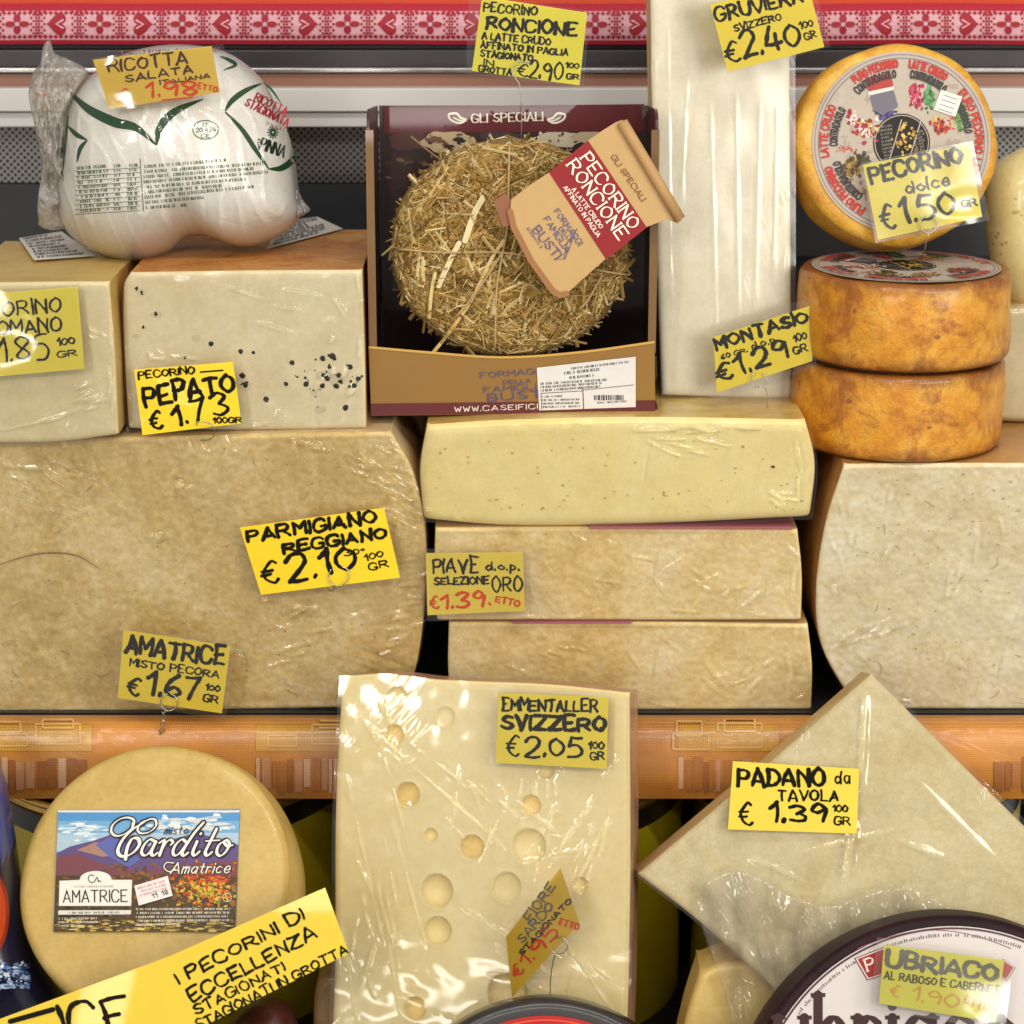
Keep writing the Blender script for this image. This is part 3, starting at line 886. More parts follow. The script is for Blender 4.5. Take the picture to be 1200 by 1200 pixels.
M['piave'] = cheese('long_block', '#d2a958', '#e8cb88', '#f4e0b0', 12, 130, .45, .35, .1, crumb=.4)
M['piave_side'] = cheese('long_block_side', '#c99e56', '#dcbf86', None, 18, 100, .5, .3, .1)
for (x0, x1, y0, y1, lb, sd, ps) in ((510, 939, 619, 727, 'long straw coloured block in the middle of its stack, behind the orange priced tag', 1, [(690, 930)]),
                                 (526, 951, 730, 832, 'straw coloured long cheese block lowest in its stack, standing on the shelf', 2, [(600, 740)])):
    S = Slab(FM, [(x0, y0), ((x0 + x1) / 2, y0 - .5), (x1 - 4, y0 + 2)], [(x0 + 2, y1), ((x0 + x1) / 2, y1 + .5), (x1, y1)],
             [(x0, y0), (x0 - 1, (y0 + y1) / 2), (x0 + 2, y1)], [(x1 - 4, y0 + 2), (x1 + 1, (y0 + y1) / 2), (x1, y1)], .003, 220, 70, rough_cut(5 + sd))
    t = thing('long_cheese_block', lb, 'cheese', atY(730, y1, .1), 'long straw coloured cheese blocks')
    mb = MB(); S.solid(mb, .22, BK); mb.build('cheese', [M['piave'], M['piave_side']], t)
    yc = (y0 + y1) / 2
    FF = fold_field(FM, [(880, yc + 20, 40, 14, -35, 34, 6, .0007), (680, yc - 20, 50, 12, 14, 30, 5, .0006), (760, yc, 80, 24, 50, 40, 6, .0005), (930, yc, 6, 26, 85, 30, 4, .0007), (720, y1 - 8, 80, 3, 2, 40, 4, .0006)], .0013, 4 + sd)
    Sw = Slab(FM, [(x0, y0), ((x0 + x1) / 2, y0 - .5), (x1 - 4, y0 + 2)], [(x0 + 2, y1), ((x0 + x1) / 2, y1 + .5), (x1, y1)], [(x0, y0), (x0 - 1, yc), (x0 + 2, y1)], [(x1 - 4, y0 + 2), (x1 + 1, yc), (x1, y1)], .003, 240, 70)
    mb = MB(); Sw.front(mb, hfun=FF); mb.build('plastic_wrap', M['wrap_tight'], t)
    a = atY(ps[0][0], y0 - 1.6, -.0022); b = atY(ps[0][1], y0 - .2, -.0022)
    mb = MB(); mb.box((a.x, -.0022, b.z - .0006), (b.x, .1, a.z), 0, H('#9a5a60')); mb.build('paper_band', M['print'], t)

# ================================================================== upper row, left
Yp = atZ(290, 506, PARM_TOP).y
FP = Frame(290, 410, Yp)
M['pepato'] = cheese('peppered_cheese', '#dcc998', '#ebdfb9', None, 7, 140, .42, .15, .2)
M['pepato_rind'] = cheese('orange_rind', '#a8591c', '#c98a45', '#d9a865', 30, 160, .45, .5, .05, .3, vstretch=1)
S = Slab(FP, [(152, 320), (290, 318), (424, 317)], [(150, 503), (290, 505), (429, 503)], [(152, 320), (144, 342), (145, 420), (150, 503)],
         [(424, 317), (427, 410), (429, 503)], .004, 60, 40, grain(30, .0008, 150, .0003, 6))
t = thing('peppercorn_cheese', 'white cheese block studded with black peppercorns under an orange brown rind', 'cheese', atY(290, 506, Yp + .08))
Sw = Slab(FP, [(151, 319), (290, 317), (426, 316)], [(149, 504), (290, 506), (430, 504)], [(151, 319), (143, 342), (144, 420), (149, 504)], [(426, 316), (428, 410), (430, 504)], .004, 170, 110)
FF = fold_field(FP, [(195, 416, 18, 3, 3, 20, 5, .0008), (400, 440, 16, 18, -60, 24, 9, .0008), (410, 380, 10, 30, 80, 40, 4, .0005), (150, 450, 4, 24, 75, 30, 4, .0008), (260, 500, 60, 4, 2, 40, 4, .0005), (300, 360, 60, 20, 20, 50, 4, .0003)], .0014, 9)
mb = MB(); Sw.front(mb, hfun=FF); mb.build('plastic_wrap', M['wrap_tight'], t)
PEP_TOP = atY(290, 318, Yp).z
mb = MB(); S.solid(mb, .19, BK); rnd = random.Random(3)
def corn(x, y, r, c='#17110d'):
    p = S.at(x, y, .0); rr = r * .00055
    u = [Vector((1, 0, 0)), Vector((0, -1, 0)), Vector((0, 0, 1))]
    V = [p + Vector((0, -.0002, rr))]; k = 8
    for j in range(1, 4):
        ph = math.pi * j / 4
        for i in range(k):
            a = 2 * math.pi * i / k; q = rr * (1 + rnd.uniform(-.25, .25))
            V.append(p + Vector((math.sin(ph) * math.cos(a) * q, math.sin(ph) * math.sin(a) * q * .6, math.cos(ph) * q)))
    V.append(p - Vector((0, .0002, rr)))
    Fc = [(0, 1 + i, 1 + (i + 1) % k) for i in range(k)]
    for j in range(2): Fc += [(1 + j * k + i, 1 + (j + 1) * k + i, 1 + (j + 1) * k + (i + 1) % k, 1 + j * k + (i + 1) % k) for i in range(k)]
    Fc += [(len(V) - 1, 1 + 2 * k + (i + 1) % k, 1 + 2 * k + i) for i in range(k)]
    mb.add(V, Fc, 2, H(c), True)
for x, y, r in ((160, 338, 3.2), (166, 343, 3.4), (183, 368, 3.6), (168, 383, 3), (247, 403, 3.6), (282, 412, 3.6), (297, 413, 2.6), (217, 419, 2), (342, 425, 3.6),
                (378, 420, 4), (389, 417, 4.5), (392, 420, 3), (379, 440, 4), (384, 443, 4.4), (382, 436, 3), (397, 440, 4), (335, 450, 3.2), (359, 450, 4), (284, 440, 4.6), (288, 451, 4.6),
                (312, 468, 4.4), (378, 452, 3.6), (394, 452, 4.4), (399, 447, 4), (405, 478, 4.6), (415, 452, 4), (420, 444, 3.4), (410, 430, 3.6), (386, 430, 2.6), (372, 478, 2)):
    corn(x, y, r)
for _ in range(24): corn(rnd.uniform(340, 425), rnd.gauss(442, 12), rnd.uniform(.8, 2.2), '#2a2018')
for x, y, r in ((230, 396, 5), (183, 369, 5.5), (160, 394, 4), (284, 446, 7), (380, 440, 8), (395, 446, 8), (375, 480, 5), (288, 452, 7), (165, 342, 5)):
    mb.disc(S, x, y, r * 1.1, .0007, H('#d3c59c'), r * .7, 2, 14, .2)
mb.build('cheese', [M['pepato'], M['pepato_rind'], M['print']], t)

Yr = atZ(60, 517, PARM_TOP).y
FR = Frame(60, 420, Yr)
M['romano'] = cheese('ivory_cheese', '#d8c590', '#e6d8ac', None, 7, 130, .45, .12, .2)
M['romano_rind'] = cheese('pale_yellow_rind', '#c09a4c', '#d2b369', None, 16, 110, .42, .15, .1, .4)
S = Slab(FR, [(-60, 333), (60, 331), (127, 331)], [(-60, 520), (60, 519), (138, 510)], [(-60, 333), (-60, 520)], [(127, 331), (134, 420), (138, 510)], .004, 40, 40, grain(25, .0007, 150, .0002, 8))
t = thing('ivory_cheese_block', 'smooth ivory cheese block with yellow rind, cut off at the left border', 'cheese', atY(60, 517, Yr + .08))
mb = MB(); S.solid(mb, .19, BK); mb.build('cheese', [M['romano'], M['romano_rind']], t)
Sw = Slab(FR, [(-60, 332), (60, 330), (129, 330)], [(-60, 521), (60, 520), (140, 511)], [(-60, 332), (-60, 521)], [(129, 330), (136, 420), (140, 511)], .004, 130, 120)
FF = fold_field(FR, [(110, 470, 14, 12, -25, 26, 6, .0007), (60, 490, 40, 8, -14, 60, 4, .0004), (132, 430, 4, 30, 84, 40, 5, .0008), (115, 395, 8, 8, 30, 20, 3, .0007)], .0014, 10)
mb = MB(); Sw.front(mb, hfun=FF); mb.build('plastic_wrap', M['wrap_tight'], t)
ROM_TOP = atY(60, 331, Yr).z

# grey bracket seen in the gap
mb = MB(); p = atY(150, 330, .19); mb.box((p.x - .016, .212, PARM_TOP), (p.x + .016, .215, p.z + .03), 0, H('#6d7076'))
for q in ((150, 327), (152, 312)):
    c = atY(*q, .2118); mb.add([c + Vector((.0016 * math.cos(a / 10 * 6.283), -.0002, .0016 * math.sin(a / 10 * 6.283))) for a in range(10)], [tuple(range(10))], 0, (.01, .01, .01))
o = mb.build('shelf_bracket', plain('grey_steel', '#6d7076', .4, .5), origin=(p.x, .2, PARM_TOP)); tag(o, 'grey steel bracket in the gap between ivory and peppered cheese', 'bracket')

# papers lying on the two blocks
def lying_paper(pts, z, label, n, seed, curl=.004):
    class Z:
        def at(s, px, py, off=0): return atZ(px, py, z + .0012 + off)
    b = MB(); b.poly(Z(), pts, .0006, H('#d8d3c8'))
    A, B, C2, D2 = [Vector(p) for p in pts]
    rnd = random.Random(seed)
    for i in range(n):
        q = (i + .7) / (n + .6); l = A.lerp(D2, q); r = B.lerp(C2, q)
        microtext(b, Z(), *l.lerp(r, .08), *l.lerp(r, rnd.uniform(.6, .93)), 2.2, H('#5c5b66'), .0009, w=.8)
    o = b.build('paper_slip', M['print'], origin=atZ(*pts[0], z)); tag(o, label, 'paper slip')
lying_paper([(22, 279), (72, 271), (112, 300), (40, 305)], ROM_TOP, 'printed white paper slip lying on the ivory block', 8, 1)
lying_paper([(330, 258), (372, 254), (402, 268), (312, 292)], PEP_TOP, 'printed white paper slip lying on the peppered block', 8, 2)

# --- wrapped ricotta
M['ricotta'] = cheese('white_wrapper', '#efe9dc', '#f4f0e6', None, 10, 140, .42, .12, .12, .3, dict(scale=10, ang=1.1, stretch=4, strength=.35, dist=.0015, fine=60, cover=.4))
M['crinkle'] = film('crinkled_plastic', dict(scale=26, ang=.2, stretch=2, strength=1.0, dist=.003, fine=90, cover=.8), .24, .10, 2.0, (.90, .84, .76))
Yk = .105
FK = Frame(210, 190, Yk, 6)
PK = Pillow(FK, [(105, 90), (150, 62), (205, 52), (262, 60), (302, 88), (326, 128), (342, 172), (350, 225), (352, 252), (335, 272), (303, 287), (280, 289), (258, 282), (238, 276), (218, 279), (196, 296), (165, 306), (125, 300), (88, 280), (70, 250), (68, 205), (72, 160), (82, 118)],
            (205, 180), .070, .055, 2.6, .55, .0028, 26)
t = thing('ricotta_bag', 'plump white wrapped cheese with green leaf print and green writing', 'wrapped cheese', FK.at(205, 300, 0))
mb = MB(); PK.solid(mb); mb.build('wrapper', M['ricotta'], t)
F2 = Frame(72, 160, Yk - .01, 4)
P2 = Pillow(F2, [(48, 74), (50, 56), (58, 46), (64, 62), (82, 70), (104, 84), (96, 100), (80, 118), (82, 150), (94, 195), (96, 240), (88, 262), (60, 270), (42, 258), (60, 238), (52, 205), (42, 150), (34, 112), (38, 86)],
            (66, 155), .018, .016, 2.2, .5, .016, 95, seed=3)
class Crumple(Pillow):
    def h(s, a, b, Hh=None):
        d = Vector((a, b)) - s.c; r = d.length; tt = min(r / s.rad(math.atan2(d.y, d.x)), 1)
        sg = 1.0 if Hh is None else 2.3
        rg = 1 - abs(mnoise.noise(Vector((a * 85 + sg, b * 42, 3)))) * 2; r2 = 1 - abs(mnoise.noise(Vector((a * 190, b * 120, 8 + sg)))) * 2
        return (s.Hf if Hh is None else Hh) * max(1 - tt ** 2.2, 0) ** .5 * .75 + (.010 * rg + .004 * r2) * (1 - tt ** 4)
P2.__class__ = Crumple
mb = MB(); P2.solid(mb, 0, 70, 220); mb.build('twisted_end', M['crinkle'], t)
F3 = Frame(345, 250, Yk - .01, 4)
P3 = Pillow(F3, [(330, 225), (346, 220), (356, 236), (364, 246), (356, 252), (336, 262), (322, 270), (312, 262)], (342, 245), .010, .01, 2.2, .5, .005, 90, seed=6)
mb = MB(); P3.solid(mb, 0, 14, 60); mb.build('sealed_corner', M['crinkle'], t)
mb = MB()
class Skin(Pillow):
    def h(s, a, b, Hh=None):
        d = Vector((a, b)) - s.c; r = d.length; tt = min(r / s.rad(math.atan2(d.y, d.x)), 1)
        v = Vector((a * 70 + b * 20, b * 26, 5)); rg = 1 - abs(mnoise.noise(v)) * 2.2
        rim = tt ** 3
        return Pillow.h(s, a, b, Hh) + .0018 + max(rg, 0) ** 4 * (.0006 + .0035 * rim) * (1 - tt ** 12)
PS2 = Skin.__new__(Skin); PS2.__dict__.update(PK.__dict__)
PS2.solid(mb, 0, 90, 260); mb.build('outer_film', film('bag_skin', dict(scale=14, ang=.9, stretch=4, strength=.7, dist=.0018, fine=60, cover=.5), .006, .09, .9), t)
# print on the wrapper
GRN, PRD = H('#1c4a26'), H('#b0202c')
mb = MB()
def leaf(P, w, S=PK, c=GRN): mb.ribbon(S, catmull([Vector(p) for p in P], sub=10), lambda q: w * math.sin(math.pi * min(1, q * .92 + .06)) + .5, .0006, c, caps=False)
leaf([(82, 108), (104, 128), (134, 143), (160, 150), (183, 170)], 11); leaf([(183, 170), (188, 148), (206, 130), (238, 116)], 9)
leaf([(183, 168), (184, 152), (192, 138)], 3)
leaf([(258, 66), (268, 70), (276, 76), (262, 82)], 4)
leaf([(264, 130), (272, 118), (288, 106), (308, 97)], 6); leaf([(264, 131), (284, 152), (300, 176), (316, 199)], 5); leaf([(316, 198), (330, 197), (342, 188), (346, 178)], 7)
leaf([(308, 97), (318, 105), (330, 122)], 2.4)
leaf([(80, 148), (90, 158), (102, 164)], 5); leaf([(102, 164), (94, 174), (90, 190)], 4)
leaf([(80, 135), (76, 170), (74, 200)], 3)
text(mb, PK, 'Ricotta', 297, 120, 332, 134, 12, 2.2, PRD, .0008, jit=.2, contrast=.6, serif=True) if False else None
text(mb, PK, 'RICOTTA', 298, 117, 334, 135, 9, 2.0, PRD, .0008, jit=.15, contrast=.6)
text(mb, PK, 'STAGIONATA', 287, 123, 336, 148, 9, 2.0, PRD, .0009, jit=.15, contrast=.6)
microtext(mb, PK, 312, 146, 338, 156, 4, PRD, .0008)
for k in range(12):
    a = k * .5236; mb.ribbon(PK, [(320 + 2 * math.cos(a), 155 + 2 * math.sin(a)), (320 + 6 * math.cos(a), 155 + 7 * math.sin(a))], 1.5, .0008, GRN)
text(mb, PK, 'PINNA', 304, 174, 332, 184, 13, 2.1, H('#22301f'), .0008, jit=.1, contrast=.7)
text(mb, PK, 'F.LLI', 302, 163, 303, 172, 3, .8, H('#22301f'), .0008, jit=.1)
EL = [(241 + 15 * math.cos(a / 24 * 6.2832), 152 + 11 * math.sin(a / 24 * 6.2832)) for a in range(25)]
mb.ribbon(PK, EL, 1.1, .0007, H('#3d6b45'), caps=False)
text(mb, PK, 'IT', 238, 148, 244, 148, 4, .8, H('#3d6b45'), jit=.1); text(mb, PK, '20 424', 230, 155, 253, 154, 5, .9, H('#3d6b45'), jit=.1); text(mb, PK, 'CE', 236, 161, 246, 161, 4, .8, H('#3d6b45'), jit=.1)
G2 = H('#3f6238')
for i in range(10):
    y = 197 + i * 5.6
    microtext(mb, PK, 90 + i * .6, y + 2, 128, y - 1, 3.8, G2, .0007, w=.9); microtext(mb, PK, 134, y - 1, 142, y - 1.5, 3.6, G2, .0007, w=.9); microtext(mb, PK, 150, y - 1.5, 162, y - 2, 3.6, G2, .0007, w=.9)
    mb.ribbon(PK, [Vector((88, y + 4)).lerp(Vector((164, y - .5)), q / 8) for q in range(9)], .6, .0007, G2, caps=False)
mb.ribbon(PK, [Vector((164, 186)).lerp(Vector((168, 247)), q / 8) for q in range(9)], .8, .0007, G2, caps=False)
for i, (xa, xb, dy) in enumerate(((168, 268, -8), (168, 310, -10), (168, 300, -10), (169, 315, -12), (170, 292, -10), (170, 262, -8), (170, 300, -13), (171, 240, -6), (172, 220, -3))):
    y = 197 + i * 6.0; microtext(mb, PK, xa, y, xb, y + dy, 3.6, G2, .0007, w=.85)
for i in range(9): microtext(mb, PK, 140 + i * 1, 64 + 2 * (i % 2), 260, 60, 5, H('#b5574b'), .0007, w=1.0) if i < 1 else None
mb.build('wrapper_print', M['print'], t)
mb = MB(); rnd = random.Random(77)
for _ in range(16): mb.disc(P2, rnd.gauss(80, 3), rnd.gauss(166, 7), rnd.uniform(.8, 2.6), .001 + rnd.random() * .0004, H(rnd.choice(['#b8484a', '#c97a74', '#a03038'])), rnd.uniform(.8, 2), 0, 7, .4)
for _ in range(10): mb.disc(P2, rnd.gauss(51, 4), rnd.gauss(112, 2), rnd.uniform(.8, 2.2), .001 + rnd.random() * .0004, H(rnd.choice(['#b86a62', '#c99a90'])), rnd.uniform(.6, 1.4), 0, 7, .4)
for P in ([(78, 140), (74, 165), (72, 185)], [(80, 150), (92, 160), (100, 165)], [(72, 200), (76, 212), (72, 224)]): leaf(P, 3.2, P2, H('#1b3022'))
mb.build('wrapper_print', M['print'], t)

# ================================================================== upper row, middle: box with straw cheese
Yb = .030; DB = .115
M['card_gold'] = printed('carton', .4, .12, 14, .25, .05)
GOLDC, WINE = H('#8a6322'), H('#5a1018')
t = thing('display_box', 'open brown and dark red cardboard box holding a straw covered cheese', 'box', atY(600, 487, Yb + .05))
FB = Frame(600, 300, Yb)
zb = FONT_TOP + .0004
def P3d(px, py, Y): return atY(px, py, Y)
# back panel
xl, xr = P3d(447, 300, Yb + DB).x, P3d(757, 300, Yb + DB).x
zt = P3d(600, 124, Yb + DB).z
FBk = Frame(600, 300, Yb + DB)
mb = MB(); mb.box((xl, Yb + DB, zb), (xr, Yb + DB + .002, zt), 0, H('#2a150f'))
mb.poly(FBk, [(450, 125), (755, 122), (755, 154), (450, 156)], .0006, WINE)
WHT = H('#e6dccb')
# photograph printed under the band: dark shelves with pale cheeses
for x, y, rx, ry, c in ((525, 166, 30, 13, '#b7a07c'), (655, 163, 28, 10, '#c9bda4'), (690, 160, 20, 7, '#b8a888'), (585, 160, 26, 6, '#3a3034'), (480, 165, 26, 12, '#4a2418'), (470, 205, 20, 26, '#39180f'), (530, 183, 9, 6, '#cdbb9c')):
    mb.disc(FBk, x, y, rx, .0004 + random.random() * .0003, H(c), ry, 0, 18, .15)
rnd = random.Random(12)
for _ in range(70): mb.disc(FBk, rnd.uniform(452, 560), rnd.uniform(158, 260), rnd.uniform(1, 7), .0008 + rnd.random() * .0003, H(rnd.choice(['#4d2a1c', '#2a1510', '#6b4430', '#1b0d0a', '#7d5a40'])), rnd.uniform(1, 4), 0, 8, .4)
for _ in range(40): mb.disc(FBk, rnd.uniform(500, 740), rnd.uniform(156, 176), rnd.uniform(1, 4), .0008 + rnd.random() * .0003, H(rnd.choice(['#d6c8ac', '#8d7458', '#5a4030'])), rnd.uniform(.8, 2.4), 0, 8, .4)
mb.ribbon(FBk, [(482, 160), (500, 175), (520, 190)], 1.8, .0013, H('#a58660'))
text(mb, FBk, 'GLI SPECIALI', 553, 143.5, 636, 141, 9.5, 2.0, WHT, .0016, jit=0, contrast=.62, nib=.1, serif=True)
for sg, cx in ((1, 546), (-1, 642)):
    for P, w in (([(0, -1), (-6, 2), (-13, 1), (-19, -3), (-20, -8), (-16, -9)], 2.2), ([(0, -2), (-6, -4), (-11, -9), (-17, -9)], 2.6), ([(-2, 0), (-8, -1), (-14, -4)], 1.8)):
        mb.ribbon(FBk, catmull([Vector((cx + sg * x, 142 + y)) for x, y in P]), w, .0017, WHT)
mb.build('back_panel', M['card_gold'], t)
# sides
for sx, (xa, xb) in ((0, (432, 438)), (1, (763, 769))):
    x = P3d(xa if sx == 0 else xb, 300, Yb).x; x2 = x + (.0022 if sx == 0 else -.0022)
    prof = [(Yb, zb), (Yb, P3d(600, 150, Yb).z)]
    for k in range(7):
        a = math.pi / 2 * k / 6; prof.append((Yb + .018 - .018 * math.cos(a), P3d(600, 150, Yb).z + .012 * math.sin(a)))
    prof += [(Yb + DB, zt), (Yb + DB, zb)]
    mb = MB(); mb.prism([(x, y, z) for y, z in prof], Vector((x2 - x, 0, 0)), 0, H('#3a1a12'))
    # fold along the front edge, paper coloured
    fw = .0052 if sx == 0 else -.0052
    mb.prism([(x - fw * .15, Yb - .0006, zb + .045), (x + fw, Yb - .0006, zb + .045), (x + fw, Yb - .0006, P3d(600, 152, Yb).z), (x - fw * .15, Yb - .0006, P3d(600, 152, Yb).z)], Vector((0, -.0012, 0)), 0, H('#73532a'))
    mb.build('side_panel', M['card_gold'], t)
mb = MB(); mb.box((xl - .004, Yb + .001, zb), (xr + .004, Yb + DB, zb + .002), 0, H('#3a1a12')); mb.build('floor_panel', M['card_gold'], t)
# front lip, sagging a little in the middle
FL = Frame(600, 440, Yb - .003, 2)
top = catmull([Vector(p) for p in ((432, 407), (500, 413), (590, 419), (680, 413), (767, 401))])
bot = [Vector((435 + (768 - 435) * i / 24, 487 - 3 * i / 24)) for i in range(25)]; top = resample(top, [i / 24 for i in range(25)])
mb = MB()
V = [FL.at(p.x, p.y, 0) for p in top] + [FL.at(p.x, p.y, 0) for p in bot]
mb.add(V + [v + Vector((0, .002, 0)) for v in V], [(i, 25 + i, 26 + i, i + 1) for i in range(24)] + [(50 + i, 51 + i, 76 + i, 75 + i) for i in range(24)] + [(i, i + 1, 51 + i, 50 + i) for i in range(24)], 0, GOLDC)
mb.add([FL.at(p.x, p.y + 1.2, .0006) for p in top] + [FL.at(p.x, p.y - 1.5, .0006) for p in top], [(i, 25 + i, 26 + i, i + 1) for i in range(24)], 0, H('#c79a45'))
mb.poly(FL, [(435, 473), (768, 469), (768, 483.5), (435, 486.5)], .0005, WINE)
BLU = H('#4a4468')
text(mb, FL, 'FORMAGGI', 563, 443, 640, 437, 6, 1.3, BLU, .0008, jit=0, contrast=.6, serif=True); text(mb, FL, 'DELLA', 590, 450, 622, 448, 4, 1, BLU, .0008, jit=0)
text(mb, FL, 'FAMIGLIA', 567, 460, 640, 455, 6, 1.3, BLU, .0008, jit=0, contrast=.6, serif=True); text(mb, FL, 'BUSTI', 572, 470, 640, 465, 8, 2, BLU, .0008, jit=0, contrast=.6, serif=True)
text(mb, FL, 'WWW.CASEIFICIO', 533, 482.5, 640, 478.5, 5.5, 1.1, WHT, .0009, jit=0, contrast=.5, gap=3)
lip = mb.build('front_lip', M['card_gold'], t)
mb = MB(); mb.poly(FL, [(629, 431), (745, 418), (745, 477), (632, 481)], .0012, H('#d5d0cb'))
ink = H('#3a3a3e')
microtext(mb, FL, 670, 433, 738, 425, 2.6, ink, .0015, w=.7); microtext(mb, FL, 662, 439, 705, 434, 3.4, ink, .0015, w=1); microtext(mb, FL, 668, 444, 698, 441, 3, ink, .0015, w=.9)
for i in range(3): microtext(mb, FL, 634, 451 + i * 4, 705 + 8 * (i == 0), 446 + i * 4, 2.6, ink, .0015, w=.7)
for i in range(4): microtext(mb, FL, 636, 466 + i * 4, 680 if i else 660, 465 + i * 4, 2.2, ink, .0015, w=.6)
mb.ribbon(FL, [(634, 461), (683, 458)], .7, .0015, ink); mb.ribbon(FL, [(634, 461), (635, 480)], .7, .00155, ink); mb.ribbon(FL, [(683, 455), (684, 479)], .9, .0016, ink); mb.ribbon(FL, [(684, 457), (743, 451)], .6, .00162, ink)
x = 697
while x < 732:
    wd = rnd.choice([.6, .9, 1.5]); mb.ribbon(FL, [(x, 463), (x + .2, 469)], wd, .0016, ink, caps=False); x += wd + rnd.uniform(.6, 1.4)
microtext(mb, FL, 700, 473, 735, 471, 2, ink, .0015, w=.5)
mb.build('barcode_sticker', M['print'], lip)

# --- straw covered cheese
Ys = Yb + .022
FS = Frame(598, 288, Ys, 6)
ol = [(598 + 140 * math.cos(a / 32 * 6.2832) * (1 + .012 * math.sin(5 * a)), 290 - 128 * math.sin(a / 32 * 6.2832) * (1 + .012 * math.cos(3 * a))) for a in range(32)]
PS = Pillow(FS, ol, (598, 290), .013, .06, 9, .5, .0022, 45)
t = thing('straw_cheese', 'round cheese covered in dry golden straw and tied with string, in the box', 'cheese', FS.at(598, 418, -.03))
M['straw_base'] = cheese('straw_mat', '#5c4420', '#8f7038', None, 60, 260, .7, 1.0, 0)
M['straw'] = printed('straw', .42, .22, 220, .15, .2)
mb = MB(); PS.solid(mb, 0, 26, 90); mb.build('body', M['straw_base'], t)
mb = MB(); rnd = random.Random(21)
SCOL = ['#c0a060', '#a07f40', '#d2b980', '#86672f', '#b08f50', '#dcc994', '#70542a', '#b8965c', '#a8884c']
for i in range(6500):
    a = rnd.uniform(0, 6.2832); q = math.sqrt(rnd.random()) * 1.0; big = rnd.random() < .075
    x = 598 + 139 * q * math.cos(a); y = 290 - 127 * q * math.sin(a)
    ln = rnd.uniform(18, 44) if big else rnd.uniform(6, 22); th = rnd.uniform(0, math.pi); w = rnd.uniform(2.2, 4.5) if big else rnd.choice([.5, .7, .9, 1.2, 1.6, 2.2])
    if q > .9 and rnd.random() < .6: th = -a + math.pi / 2 + rnd.gauss(0, .5)
    d = Vector((math.cos(th), math.sin(th))); c = H(rnd.choice(SCOL)); k = rnd.uniform(.75, 1.15); c = tuple(min(1, v * k) for v in c)
    p0 = Vector((x, y)) - d * ln / 2; p1 = Vector((x, y)) + d * ln / 2; nn = Vector((-d.y, d.x)) * w / 2
    h0 = rnd.uniform(.0003, .0022); h1 = rnd.uniform(.0003, .0022)
    if rnd.random() < .05: h1 += .006
    def SP(p, h):
        r = Vector(((p.x - 598) / 139, (p.y - 290) / 127)).length
        return PS.at(p.x, p.y, h) if r < .995 else FS.at(p.x, p.y, h - .004)
    A, B = SP(p0 - nn, h0), SP(p0 + nn, h0); C2, D2 = SP(p1 + nn, h1), SP(p1 - nn, h1)
    mid = SP(p0, h0 + w * .0004); mid2 = SP(p1, h1 + w * .0004)
    mb.add([A, B, C2, D2, mid, mid2], [(0, 4, 5, 3), (4, 1, 2, 5)], 0, c, False)
for P, w, c in (([(502, 420), (530, 385), (556, 345), (575, 305), (590, 282)], 4, '#c4a462'), ([(545, 282), (556, 250), (566, 232)], 7, '#d4c490'), ([(514, 335), (530, 300), (538, 285)], 6, '#dac896'), ([(503, 372), (506, 340), (510, 320)], 4, '#cdb271')):
    mb.ribbon(PS, catmull([Vector(p) for p in P]), w, .0045, H(c))
mb.build('straw', M['straw'], t)
mb = MB()
for P in ([(597, 168), (596, 215), (595, 262), (590, 292)], [(590, 292), (582, 340), (580, 412)], [(465, 292), (520, 296), (590, 296), (640, 306)], [(590, 294), (560, 340), (534, 372)], [(697, 316), (720, 320), (735, 322)], [(706, 322), (690, 350), (680, 362)]):
    mb.tube([PS.at(p.x, p.y, .0055) for p in catmull([Vector(q) for q in P])], .0009, 0, H('#a98c58'), 6)
mb.build('string', M['straw'], t)

# --- parchment label
FLb = Frame(690, 240, Yb - .016, 4)
t = thing('parchment_label', 'tan and red parchment shaped label hanging slanted on the straw cheese', 'label', FLb.at(690, 250))
mb = MB(); TAN = H('#bd9a66')
out = [(599, 234), (622, 216), (644, 202), (668, 182), (690, 164), (706, 153), (722, 143), (729, 140.5), (735, 143), (760, 184), (780, 218), (799, 251), (799, 258), (794, 262), (781, 257), (768, 262), (755, 267), (733, 285), (709, 304), (684, 326), (664, 344), (656, 346), (647, 340), (622, 305), (602, 266), (598, 248)]
mb.prism([FLb.at(x, y, 0) for x, y in out], -FLb.n * .0008, 0, TAN)
BR = H('#9a6b42')
for i in range(len(out)):
    a, b = Vector(out[i]), Vector(out[(i + 1) % len(out)])
    if i in (22, 23, 24, 20, 21): mb.ribbon(FLb, [a.lerp(b, 0), a.lerp(b, 1)], 7, .0002 + i * 1e-5, BR)
mb.poly(FLb, [(643.5, 202), (689, 164.5), (758, 266.5), (710.4, 304)], .0006, H('#8d2024'))
WT = H('#efe4d0')
kw = dict(jit=0, contrast=.62, nib=.1, serif=True)
text(mb, FLb, 'PECORINO', 680, 186, 739, 269, 14, 2.4, WT, .0008, **kw); text(mb, FLb, 'RONCIONE', 664, 194, 725, 281, 14, 2.4, WT, .0009, **kw)
text(mb, FLb, 'A LATTE CRUDO', 670, 222, 703, 268, 5, 1.0, WT, .0008, jit=0); text(mb, FLb, 'AFFINATO IN PAGLIA', 660, 220, 700, 278, 5, 1.0, WT, .0009, jit=0)
text(mb, FLb, 'GLI SPECIALI', 716, 184, 752, 236, 6, 1.2, H('#7d4a2a'), .0006, **kw)
BL = H('#5a5478')
text(mb, FLb, 'FORMAGGI', 649, 248, 678, 288, 6.5, 1.2, BL, .0006, **kw); text(mb, FLb, 'DELLA', 655, 268, 668, 284, 4, .9, BL, .0006, jit=0)
